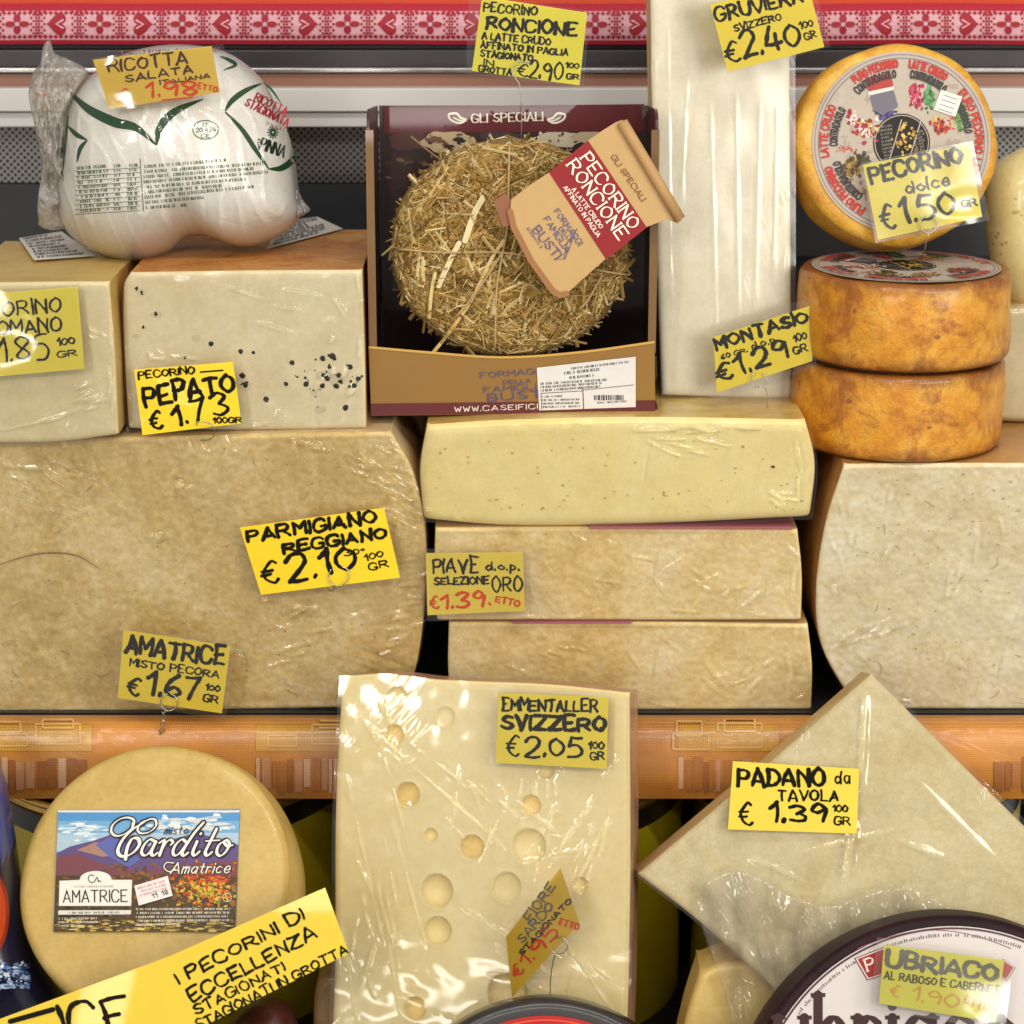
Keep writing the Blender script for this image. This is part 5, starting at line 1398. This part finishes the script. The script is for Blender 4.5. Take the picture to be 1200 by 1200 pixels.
def pw(a, b):
    h = .0012 + .0006 * mnoise.noise(Vector((a * 50, b * 50, 4)))
    for x0, y0, x1, y1, am, w in CRP:
        pa, pb = Vector((x0, y0)), Vector((x1, y1)); e = pb - pa; q = max(0, min(1, (Vector((a, b)) - pa).dot(e) / e.length_squared))
        dd = (Vector((a, b)) - pa - e * q).length - .0012 * mnoise.noise(Vector((q * 5, am * 999, 0)))
        h += am * math.exp(-(dd / w) ** 2) * math.sin(math.pi * min(1, q * .96 + .02))
    return h
CRP = [(*FPd.loc(*p), *FPd.loc(*q), am, w * .0006) for p, q, am, w in (((1014, 812), (1008, 935), .0028, 3), ((1002, 960), (990, 1035), .0026, 4), ((996, 960), (985, 1030), .0016, 3), ((900, 1010), (1090, 960), .001, 3), ((870, 1000), (960, 1040), .001, 3), ((1040, 980), (1120, 1010), .0012, 4), ((1060, 900), (1180, 1020), .0008, 3))]
S2 = Slab(FPd, [(1022, 786), (1153, 914), (1290, 1046)], [(744, 1025), (838, 1100), (1020, 1268)], [(1022, 786), (888, 902), (744, 1025)], [(1290, 1046), (1152, 1162), (1020, 1268)], .003, 130, 130)
mb = MB(); S2.front(mb, hfun=pw); mb.build('plastic_wrap', M['pad_film'], t)
# loose gathered film hanging from its lower left edge
FLo = Frame(930, 1120, -.158, 10, -4)
M['loose'] = film('gathered_film', dict(scale=13, ang=.35, stretch=4, strength=1.0, dist=.0028, fine=60, cover=.75), .05, .08, 1.8)
def folds(a, b, d=0):
    q = mnoise.noise(Vector((a * 34 + b * 12, b * 12, 7))); return .006 * q + .003 * mnoise.noise(Vector((a * 90, b * 40, 2)))
S3 = Slab(FLo, [(815, 1040), (870, 1020), (960, 1062), (1060, 1040), (1150, 1085)], [(868, 1255), (960, 1262), (1130, 1262)], [(815, 1040), (818, 1070), (828, 1105), (850, 1170), (868, 1255)], [(1150, 1085), (1140, 1170), (1130, 1262)], .002, 110, 90, folds)
mb = MB(); S3.front(mb); mb.build('loose_film', M['loose'], t)

# --- yellow cheese under the loose film, brown cheese by the slab, dark bag
M['butter'] = cheese('butter_cheese', '#cfae5c', '#dec27c', None, 9, 130, .4, .2, .2, .3)
FY = Frame(850, 1180, -.150, 10, 5)
S = Slab(FY, [(822, 1140), (860, 1128), (960, 1130)], [(790, 1262), (960, 1266)], [(822, 1140), (806, 1190), (790, 1262)], [(960, 1130), (960, 1266)], .006, 24, 24, grain(40, .002, 150, .0004, 6))
t = thing('butter_yellow_cheese', 'butter yellow cheese piece low down behind the loose film of the diamond wedge', 'cheese', FY.at(860, 1262))
mb = MB(); S.solid(mb, .03, BK); mb.build('cheese', M['butter'], t)
FBr = Frame(372, 1180, -.115, 8, 0)
S = Slab(FBr, [(372, 1150), (385, 1146), (420, 1146)], [(366, 1262), (420, 1262)], [(372, 1150), (367, 1180), (366, 1262)], [(420, 1146), (420, 1262)], .006, 14, 20, grain(40, .001, 150, .0004, 6))
M['tan'] = cheese('tan_rind', '#8d6a3e', '#a88554', None, 12, 120, .45, .2, .05, .3)
t = thing('tan_cheese_piece', 'tan rinded cheese piece low in the gap between the yellow sign and the holey slab', 'cheese', FBr.at(390, 1262))
mb = MB(); S.solid(mb, .05, BK); mb.build('cheese', M['tan'], t)
FRd = Frame(310, 1200, -.12, 10)
PR = Pillow(FRd, [(262, 1215), (290, 1180), (325, 1172), (345, 1190), (352, 1225), (340, 1262), (280, 1262)], (310, 1220), .03, .03, 2.5, .5, .001, 40)
M['salami'] = cheese('dark_rind', '#3a1a14', '#5a2a1e', None, 20, 110, .45, .3, .02, .4)
mb = MB(); PR.solid(mb, 0, 16, 50); o = mb.build('dark_red_cheese', M['salami'], origin=FRd.at(310, 1262)); tag(o, 'dark reddish brown rinded cheese low in the shade under the yellow sign', 'cheese')

# --- wheel with the big printed label, lower right
M['wine_rind'] = cheese('wine_rind', '#180a0e', '#2a141b', None, 18, 120, .5, .25, .03, .0)
FU = Frame(1120, 1140, -.205, 22, 2)
ctr = (1120, 1330); au = FU.loc(*ctr); C = FU.w(au[0], au[1], 0)
ru = FU.loc(1120, 1072)[1] - au[1]
M['wine_rind'].node_tree.nodes['Principled BSDF'].inputs['Specular IOR Level'].default_value = .15
t = thing('wine_rind_cheese', 'dark purple rinded cheese wheel with a large white round label, lower right', 'cheese wheel', C - FU.ey * ru)
mb = MB(); lathe(mb, C, FU.n, FU.ex, rprof(ru, .055, .006, .002), 0, 160, .0008, 16, seed=4.); mb.build('rind', M['wine_rind'], t)
mb = MB(); LU = Off(FU, .0012); rl = ru - .0078
V = [C + FU.n * .0012 + (FU.ex * math.cos(a / 120 * 6.283185) + FU.ey * math.sin(a / 120 * 6.283185)) * rl for a in range(120)]
mb.add(V, [tuple(range(120))], 0, H('#cfc7c4'))
UU = Unit(C + FU.n * .0012, FU.n, FU.ex, rl)
mb.ribbon(UU, [(99 * math.cos(a / 160 * 6.283185), 99 * math.sin(a / 160 * 6.283185)) for a in range(161)], .9, .0003, H('#4a2a34'), caps=False)
microt = [math.radians(a) for a in range(35, 146, 1)]
for k in range(150):
    a = R(35 + k * .72 + random.uniform(-.15, .15))
    if random.random() < .15: continue
    p = Vector((math.cos(a), -math.sin(a))); mb.ribbon(UU, [p * 95, p * (95 + random.uniform(1.0, 1.9))], .5, .0003 + (k % 3) * 3e-5, H('#5a4a4c'), caps=False)
mb.ribbon(LU, [(1005 + i * 6, 1122 - 32 * math.sin(math.pi * (i + 4) / 38)) for i in range(31)], 1.0, .0003, H('#8d5a58'), caps=False)
def badge(P, c=True):
    mb.poly(LU, P, .0003, H('#6d1a1a')); cx = sum(p[0] for p in P) / 4; cy = sum(p[1] for p in P) / 4
    mb.poly(LU, [(cx + (x - cx) * .93, cy + (y - cy) * .93) for x, y in P], .0005, H('#e6dcd6')); mb.poly(LU, [(cx + (x - cx) * .85, cy + (y - cy) * .85) for x, y in P], .0007, H('#a02a22'))
badge([(1001, 1123), (1040, 1108), (1052, 1138), (1016, 1149)]); badge([(1150, 1128), (1176, 1124), (1190, 1134), (1180, 1150)])
text(mb, LU, 'P', 1017, 1138, 1026, 1135, 14, 2.6, H('#e6dcd6'), .0009, jit=0, contrast=.6, serif=True)
random.seed(9); text(mb, LU, 'ubriaco', 912, 1232, 1192, 1232, 66, 11, H('#3a2022'), .0004, jit=0, contrast=.6, nib=.15, serif=True)
mb.build('round_label', M['gloss_print'], t)

# --- black rimmed red disc at the bottom
M['lid_black'] = plain('black_wax', (.018, .014, .013), .35, 0, .3, 60, .3)
FK2 = Frame(640, 1185, -.215, 25, 0)
ck = FK2.loc(640, 1362); C = FK2.w(*ck, 0); rk = FK2.loc(640, 1169)[1] - ck[1]
t = thing('black_round_cheese', 'black waxed cheese wheel with a red label, only its top edge showing at the bottom', 'cheese wheel', C - FK2.ey * rk)
mb = MB(); lathe(mb, C, FK2.n, FK2.ex, rprof(rk, .05, .008, .001), 0, 140, .0006, 20); mb.build('rind', M['lid_black'], t)
mb = MB(); rl = rk - .0125; mb.add([C + FK2.n * .001 + (FK2.ex * math.cos(a / 100 * 6.283185) + FK2.ey * math.sin(a / 100 * 6.283185)) * rl for a in range(100)], [tuple(range(100))], 0, H('#b3201c'))
U2 = Unit(C + FK2.n * .001, FK2.n, FK2.ex, rl); mb.ribbon(U2, [(97 * math.cos(a / 100 * 6.283185), 97 * math.sin(a / 100 * 6.283185)) for a in range(101)], 1.2, .0003, H('#d9503a'), caps=False)
mb.build('round_label', M['gloss_print'], t)

# --- dark blue bag at the left border
M['bag'] = printed('bag_film', .28, .25, 30, .5, .4)
FBg = Frame(10, 1060, -.135, 8, 10)
PB = Pillow(FBg, [(-70, 890), (-20, 878), (4, 905), (14, 955), (24, 1020), (32, 1080), (48, 1125), (74, 1165), (96, 1225), (90, 1265), (-70, 1268)], (-20, 1090), .045, .03, 2.6, .5, .003, 30)
t = thing('blue_bag', 'dark blue glossy food bag with an orange red oval, cut off by the left border', 'bag', FBg.at(-10, 1265))
mb = MB(); PB.solid(mb, 0, 36, 120)
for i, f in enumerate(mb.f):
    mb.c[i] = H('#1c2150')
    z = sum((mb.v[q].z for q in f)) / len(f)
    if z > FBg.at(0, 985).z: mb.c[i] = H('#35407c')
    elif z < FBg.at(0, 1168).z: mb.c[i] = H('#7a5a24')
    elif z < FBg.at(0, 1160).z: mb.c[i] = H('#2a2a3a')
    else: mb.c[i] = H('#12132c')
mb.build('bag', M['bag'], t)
mb = MB()
for x, y, rx, ry, c, o in ((-14, 1070, 25, 52, '#8d2a14', .0008), (-14, 1070, 21, 46, '#b8421c', .0011)):
    rings = 8; b = []
    for j in range(rings + 1):
        for k in range(36):
            a = k / 36 * 6.28319; b.append(PB.at(x + rx * j / rings * math.cos(a), y + ry * j / rings * math.sin(a), o))
    mb.add(b, [(j * 36 + k, (j + 1) * 36 + k, (j + 1) * 36 + (k + 1) % 36, j * 36 + (k + 1) % 36) for j in range(rings) for k in range(36)], 0, H(c), True)
rnd = random.Random(8)
for _ in range(110): mb.disc(PB, rnd.uniform(-20, 34), rnd.uniform(1128, 1158), rnd.uniform(1.5, 6), .0008 + rnd.random() * .0005, H(rnd.choice(['#8fa5c8', '#5f7fb0', '#c9d4e2', '#3a5288', '#2a3a68'])), rnd.uniform(1, 3), 0, 6, .4)
mb.build('bag_print', M['gloss_print'], t)

# ================================================================== yellow sign and price tags
YEL, INK, ORG = H('#e8c80e'), H('#17150f'), H('#d4441a')
M['tagpaper'] = printed('tag_paper', .5, .05, 40, .15, .03)
FSg = Frame(250, 1130, -.238, 30, -3)
t = thing('paper_sign', 'long yellow handwritten paper strip lying slanted across the pale cheese wheel', 'sign', FSg.at(250, 1170))
mb = MB(); P = [(381, 1040), (409, 1117), (150, 1252), (-60, 1290), (-60, 1213), (60, 1172)]
P = [(381, 1040), (409, 1117), (60, 1292), (-60, 1330), (-60, 1216), (0, 1194), (200, 1120)]
mb.prism([FSg.at(*p) for p in P], -FSg.n * .0005, 0, H('#d8ba14')); random.seed(14)
text(mb, FSg, 'I PECORINI DI', 210, 1153, 357, 1077, 13, 3.2, INK, mat=1); text(mb, FSg, 'ECCELLENZA', 226, 1174, 371, 1098, 14, 3.4, INK, mat=1)
text(mb, FSg, 'STAGIONATI', 230, 1189, 334, 1137, 10, 2.6, INK, mat=1); text(mb, FSg, 'STAGIONATI IN GROTTA', 233, 1207, 408, 1116, 10.5, 2.6, INK, mat=1)
mb.ribbon(FSg, [(12, 1197), (62, 1183)], 6, .0006, INK, mat=1); text(mb, FSg, 'ICE', 76, 1222, 152, 1207, 42, 6, INK, mat=1)
mb.build('paper', [M['tagpaper'], M['ink']], t)

def price_tag(label, F, card, lines, sleeve=None, wire=None, paper=YEL, seed=0, bend=.0012, milk=None, glare=None):
    random.seed(seed)
    cx = sum(p[0] for p in card) / 4; cy = sum(p[1] for p in card) / 4
    t = thing('price_tag', label, 'price tag', F.at(cx, max(p[1] for p in card)), 'yellow handwritten price tags')
    F0 = F; hw = max(abs(p[0] - cx) for p in card); c1 = random.uniform(-.0022, .0022); c2 = random.uniform(-.0012, .0012)
    class Bent:
        n = F0.n
        def at(s, x, y, off=0.0):
            u = (x - cx) / hw; v = (y - cy) / hw; return F0.at(x, y, off + c1 * (u * u - .4) + c2 * u * v + .0006 * mnoise.noise(Vector((u * 1.5, v * 1.5, seed))))
    F = Bent(); b = MB(); m = 14; A, B, C2, D2 = [Vector(p) for p in card]; V = []
    for o in (0, -.0007):
        for jj in range(m + 1):
            for ii in range(m + 1):
                u, v = ii / m, jj / m; p = A * (1 - u) * (1 - v) + B * u * (1 - v) + C2 * u * v + D2 * (1 - u) * v; V.append(F.at(p.x, p.y, o))
    k2 = (m + 1) ** 2; q4 = [(jj * (m + 1) + ii, (jj + 1) * (m + 1) + ii, (jj + 1) * (m + 1) + ii + 1, jj * (m + 1) + ii + 1) for jj in range(m) for ii in range(m)]
    rim = list(range(m + 1)) + [jj * (m + 1) + m for jj in range(1, m + 1)] + [m * (m + 1) + ii for ii in range(m - 1, -1, -1)] + [jj * (m + 1) for jj in range(m - 1, 0, -1)]
    b.add(V, q4 + [tuple(k2 + x for x in reversed(f)) for f in q4] + [(rim[x], rim[(x + 1) % len(rim)], k2 + rim[(x + 1) % len(rim)], k2 + rim[x]) for x in range(len(rim))], 0, paper)
    
    for i, l in enumerate(lines):
        tx, x0, y0, x1, y1, h, w = l[:7]; c = l[7] if len(l) > 7 else INK
        if tx == '_': b.ribbon(F, [(x0, y0), (x1, y1)], w, .0004 + i * 1e-5, c, 1)
        else: text(b, F, tx, x0, y0, x1, y1, h, w * (1.15 if w >= 4 else 1.12), c, .0004, 1)
    b.build('card', [M['tagpaper'], M['ink']], t)
    if sleeve:
        A, B, C2, D2 = [Vector(p) for p in sleeve]; n = 14; V = []
        for j in range(n + 1):
            for i in range(n + 1):
                u, v = i / n, j / n; p = A * (1 - u) * (1 - v) + B * u * (1 - v) + C2 * u * v + D2 * (1 - u) * v
                h = .0014 + bend * .5 * (1 + mnoise.noise(Vector((u * 2.2, v * 2.2, seed * 3.1))))
                if glare: h += glare * math.exp(-((u - .80) ** 2 + (v - .95) ** 2) * 13)
                V.append(F.at(p.x, p.y, h))
        b = MB(); b.add(V, [(j * (n + 1) + i, (j + 1) * (n + 1) + i, (j + 1) * (n + 1) + i + 1, j * (n + 1) + i + 1) for j in range(n) for i in range(n)], 0, (1, 1, 1), True)
        b.build('plastic_sleeve', M['glare_sleeve'] if glare else M['sleeve'], t)
    if wire:
        b = MB()
        for W in wire:
            b.tube(catmull([F.at(x, y, h) for x, y, h in W], sub=4), .00042, 0, (1, 1, 1), 6)
        b.build('wire_pin', M['wire'], t)
    return t
def loop(cx, cy, r, h=.003, a0=-60, a1=250, n=10):
    return [(cx + r * math.cos(R(a0 + (a1 - a0) * i / n)), cy + r * math.sin(R(a0 + (a1 - a0) * i / n)), h) for i in range(n + 1)]
G = H('#6a6658')
price_tag('orange yellow tag reading RICOTTA SALATA 1.98 on the wrapped white cheese', Frame(185, 90, .028, 5, 0),
    [(109, 70), (248, 54), (258, 108), (128, 128)],
    [('RICOTTA', 128, 84, 219, 74, 13, 2.6, H('#4a2a10')), ('SALATA', 147, 96, 226, 85, 8, 2.2, H('#4a2a10')), ('ITALIANA', 188, 99, 246, 91, 4.5, 1.4, H('#4a2a10')), ('€', 138, 119, 152, 117, 12, 2.2, ORG), ('1.98', 172, 114, 230, 110, 17, 3.2, ORG), ('_', 190, 117.5, 226, 114, 0, 2, ORG), ('ETTO', 232, 103, 254, 108, 6, 1.6, ORG)],
    [(106, 68), (262, 51), (270, 110), (126, 131)], None, H('#d4ab0c'), 1)
price_tag('yellow tag reading PECORINO ROMANO 1.85 on the ivory block, cut by the left border', Frame(40, 390, Yr - .012, 4),
    [(-50, 347), (91, 336), (99, 432), (-45, 445)],
    [('PECORINO', -46, 374, 72, 364, 17, 2.6), ('ROMANO', -18, 393, 72, 388, 15, 2.6), ('€', -34, 432, -14, 430, 24, 2.6), ('1.85', 0, 426, 58, 418, 26, 2.8), ('100', 68, 405, 87, 402, 8, 2), ('GR', 68, 419, 90, 416, 6, 1.8)],
    [(-52, 344), (93, 334), (102, 434), (-46, 448)], None, H('#dfcb2c'), 2)
price_tag('yellow tag reading PECORINO PEPATO 1.73 on the peppercorn cheese', Frame(220, 467, Yp - .020, 4),
    [(157, 433), (273, 424), (283, 496), (167, 510)],
    [('PECORINO', 163, 444, 228, 437, 8, 2), ('_', 235, 436, 261, 434, 0, 2), ('PEPATO', 171, 476, 275, 457, 21, 4.8), ('€', 177, 503, 190, 501, 20, 3.4), ('1.73', 204, 499, 268, 484, 24, 4), ('100GR', 250, 496, 283, 495, 6, 1.8)], None,
    [[(230, 498, .001), (232, 494, .003), (244, 495, .003), (251, 503, .002), (249, 513, -.002), (238, 516, -.008), (228, 514, -.014)]], YEL, 3)
price_tag('yellow tag reading PECORINO RONCIONE 2.90 on a wire above the straw cheese box', Frame(622, 50, Yb + .02, 4),
    [(565, -4), (688, 15), (679, 100), (553, 83)],
    [('PECORINO', 567, 13, 629, 18, 10, 2), ('RONCIONE', 570, 33, 675, 42, 14, 3.6), ('A LATTE CRUDO', 565, 45, 645, 53, 7.5, 2), ('AFFINATO IN PAGLIA', 563, 55.5, 665, 65, 7, 2), ('STAGIONATO', 563, 66, 624, 71.5, 7, 2), ('IN', 567, 76, 578, 77, 6.5, 1.8), ('GROTTA', 561, 83.5, 599, 88, 6.5, 1.9), ('€', 606, 89, 618, 90, 15, 2), ('2.90', 620, 90, 658, 94, 20, 2.4), ('100', 663, 79, 678, 80, 6, 1.8), ('GR', 664, 92, 678, 93, 6, 1.8)],
    [(549, -8), (692, 13), (684, 103), (546, 86)], [[(622, 74, .002), (610, 72, .003), (601, 80, .003), (604, 92, .003), (609, 100, .002), (611, 130, .0), (611, 162, -.004), (611, 182, -.02)]], H('#e3d51e'), 4)
price_tag('yellow tag reading GRUVIERA SVIZZERO 2.40 at the top of the tall slab', Frame(900, 40, FG.O.y - .028, 6),
    [(832, 5), (946, -22), (966, 55), (853, 84)],
    [('GRUVIERA', 840, 25, 941, 2, 14, 3.6), ('SVIZZERO', 861, 37, 916, 23, 7.5, 2), ('€', 853, 75, 868, 71, 22, 3.4), ('2.40', 873, 67, 938, 51, 27, 4.2), ('100', 938, 34, 953, 30, 8, 1.8), ('GR', 944, 47, 957, 43, 8, 2)],
    [(829, 3), (952, -26), (973, 55), (852, 88)], None, H('#ebd010'), 5)
price_tag('yellow tag reading MONTASIO 1.29 low on the tall slab', Frame(893, 410, FG.O.y - .042, 4),
    [(836, 395), (950, 358), (952, 423), (840, 460)],
    [('MONTASIO', 840, 410, 947, 376, 13, 4), ('60 GR.', 846, 421, 876, 412, 5, 1.5), ('d.o.p.', 882, 409, 911, 400, 8, 1.7), ('€', 843, 449, 860, 443, 18, 3.4), ('1.29', 866, 440, 926, 418, 22, 4), ('100', 931, 401, 946, 396, 8, 1.8), ('GR', 931, 415, 947, 411, 8, 2)],
    [(833, 379), (955, 348), (957, 430), (833, 473)], [loop(889, 445, 9), [(896, 452, .003), (899, 462, .002), (899, 480, 0), (897, 496, -.012)]], H('#e6cc12'), 6)
price_tag('shiny yellow tag reading PECORINO dolce 1.50 before the leaning orange wheel', Frame(1082, 226, FD.O.y - .022, 8, 3),
    [(1011, 193), (1136, 169), (1151, 254), (1029, 281)],
    [('PECORINO', 1022, 215, 1128, 188, 17, 4.4), ('dolce', 1063, 227, 1113, 216, 13, 2.6), ('€', 1036, 269, 1050, 265, 30, 3.6), ('1.50', 1058, 262, 1120, 248, 27, 4.2), ('GR', 1128, 243, 1145, 240, 8, 2.2)],
    [(1008, 191), (1140, 165), (1160, 258), (1026, 285)], [loop(1088, 263, 10, .003), [(1088, 273, .003), (1084, 290, .0), (1078, 310, -.01), (1074, 331, -.02)]], H('#e6d322'), 7, glare=.010)
price_tag('yellow tag reading PARMIGIANO REGGIANO 2.10 pinned on the big beige block', Frame(375, 648, -.016, 4, -3),
    [(281, 618), (450, 595), (469, 677), (306, 697)],
    [('PARMIGIANO', 291, 634, 441, 612, 13, 4), ('REGGIANO', 333, 648, 453, 630, 11, 4), ('30+', 404, 652, 428, 648, 7, 1.6), ('€', 309, 686, 327, 683, 27, 3.6), ('2.10', 340, 682, 418, 667, 28, 4.6), ('100', 428, 657, 449, 652, 7, 1.8), ('GR', 433, 668, 455, 664, 8, 2)], None,
    [[(388, 667, .002), (385, 676, .002), (390, 685, .003), (400, 686, .003), (408, 678, .003), (408, 668, .002), (400, 664, .001)], [(390, 686, .002), (392, 690, .0), (388, 693, -.004), (384, 690, -.012)]], H('#e8c80a'), 8)
price_tag('yellow tag reading PIAVE d.o.p. with orange price 1.39 before the long blocks', Frame(560, 684, -.012, 3),
    [(499, 648), (613, 647), (615, 716), (501, 721)],
    [('PIAVE', 508, 671, 560, 671, 17, 2.8), ('d.o.p.', 570, 668, 608, 668, 9, 2.2), ('SELEZIONE', 509, 685, 573, 684, 8, 2.4), ('ORO', 577, 693, 612, 692, 17, 2.2), ('€', 505, 714, 514, 713, 14, 2.8, ORG), ('1.39.', 518, 713, 574, 709, 17, 3.4, ORG), ('ETTO', 581, 705, 608, 711, 7, 2, ORG)],
    [(497, 643), (636, 645), (638, 724), (500, 728)], None, H('#e0c53a'), 9)
price_tag('yellow tag reading AMATRICE MISTO PECORA 1.67 on a twisted wire', Frame(204, 788, -.034, 5),
    [(145, 738), (270, 757), (260, 836), (138, 818)],
    [('AMATRICE', 147, 765, 262, 779, 19, 4.2), ('MISTO PECORA', 152, 780, 256, 794, 8, 2), ('€', 148, 812, 162, 815, 22, 3.6), ('1.67', 172, 813, 232, 821, 24, 4.4), ('100', 241, 808, 257, 810, 6, 2), ('GR', 238, 821, 255, 824, 8, 2.2)],
    [(141, 733), (273, 754), (265, 843), (133, 823)], [loop(198, 823, 10, .003, -80, 260), [(194, 833, .003), (190, 842, .002), (193, 848, .002), (187, 856, .0), (189, 863, -.002), (181, 872, -.012), (178, 882, -.028)], [(190, 834, .003), (194, 842, .002), (188, 849, .002), (192, 856, .001), (183, 864, -.003), (179, 874, -.016)]], H('#e6c81a'), 10)
price_tag('yellow tag reading EMMENTALLER SVIZZERO 2.05 on the holey slab', Frame(648, 856, FE.O.y + .008, 17, -9),
    [(584, 812), (713, 817), (711, 901), (581, 894)],
    [('EMMENTALLER', 589, 832, 700, 834, 13, 2.8), ('SVIZZERO', 588, 854, 709, 856, 15, 4.8), ('€', 593, 886, 607, 887, 24, 3), ('2.05', 616, 886, 682, 886, 22, 3.4), ('100', 690, 877, 707, 878, 8, 2), ('GR', 692, 890, 708, 890, 9, 2)],
    [(577, 805), (717, 811), (716, 906), (574, 898)], None, H('#e8cf24'), 11)
price_tag('plain yellow paper tag reading PADANO da TAVOLA 1.39 stuck on the diamond wedge', Frame(930, 935, FPd.O.y - .006, 14, 3),
    [(859, 892), (1007, 901), (1004, 977), (853, 972)],
    [('PADANO', 865, 920, 966, 920, 18, 4.2), ('da', 979, 918, 996, 918, 15, 2), ('TAVOLA', 912, 938, 982, 938, 11, 2.4), ('€', 867, 966, 882, 965, 30, 3), ('1.39', 902, 963, 968, 963, 20, 4.2), ('100', 976, 951, 993, 951, 8, 1.8), ('GR', 978, 966, 996, 966, 9, 2)], None, None, H('#e0c83a'), 12)
price_tag('steeply tilted yellow tag with red price 1.95 over the lower holey slab', Frame(640, 1095, FE.O.y - .060, 8, -28),
    [(657, 1017), (679, 1082), (600, 1169), (593, 1098)],
    [('FIORE', 622, 1080, 651, 1039, 11, 2, G), ('SARDO', 613, 1106, 649, 1063, 10, 2, G), ('STAGIONATO', 612, 1120, 670, 1056, 6, 1.9, H('#3a3526')), ('€', 606, 1146, 614, 1137, 14, 2.2, ORG), ('1.95', 618, 1134, 655, 1094, 15, 2.8, ORG), ('ETTO', 655, 1083, 677, 1090, 7, 1.9, ORG)],
    [(664, 1012), (687, 1085), (597, 1175), (590, 1095)], [loop(655, 1108, 10, .003, -120, 150), [(651, 1118, .003), (648, 1128, .002), (645, 1150, .0), (645, 1182, -.004)]], H('#cfa61a'), 13)
price_tag('crumpled yellow tag reading UBRIACO with faded price on the large white round label', Frame(1100, 1150, FU.O.y - .014, 18, 2),
    [(1036, 1107), (1177, 1125), (1167, 1198), (1030, 1176)],
    [('UBRIACO', 1039, 1131, 1168, 1148, 17, 5, G), ('AL RABOSO E CABERNET', 1036, 1147, 1171, 1164, 8, 1.7, H('#4a4632')), ('€', 1043, 1166, 1053, 1168, 13, 1.8, H('#d69a30')), ('1.90', 1068, 1172, 1122, 1180, 15, 2.2, H('#d69a30')), ('ETTO', 1130, 1174, 1158, 1186, 8, 1.8, H('#d08a2a'))],
    [(1028, 1098), (1188, 1121), (1178, 1208), (1019, 1182)], None, H('#d6cf2a'), 14, .004, glare=.006)
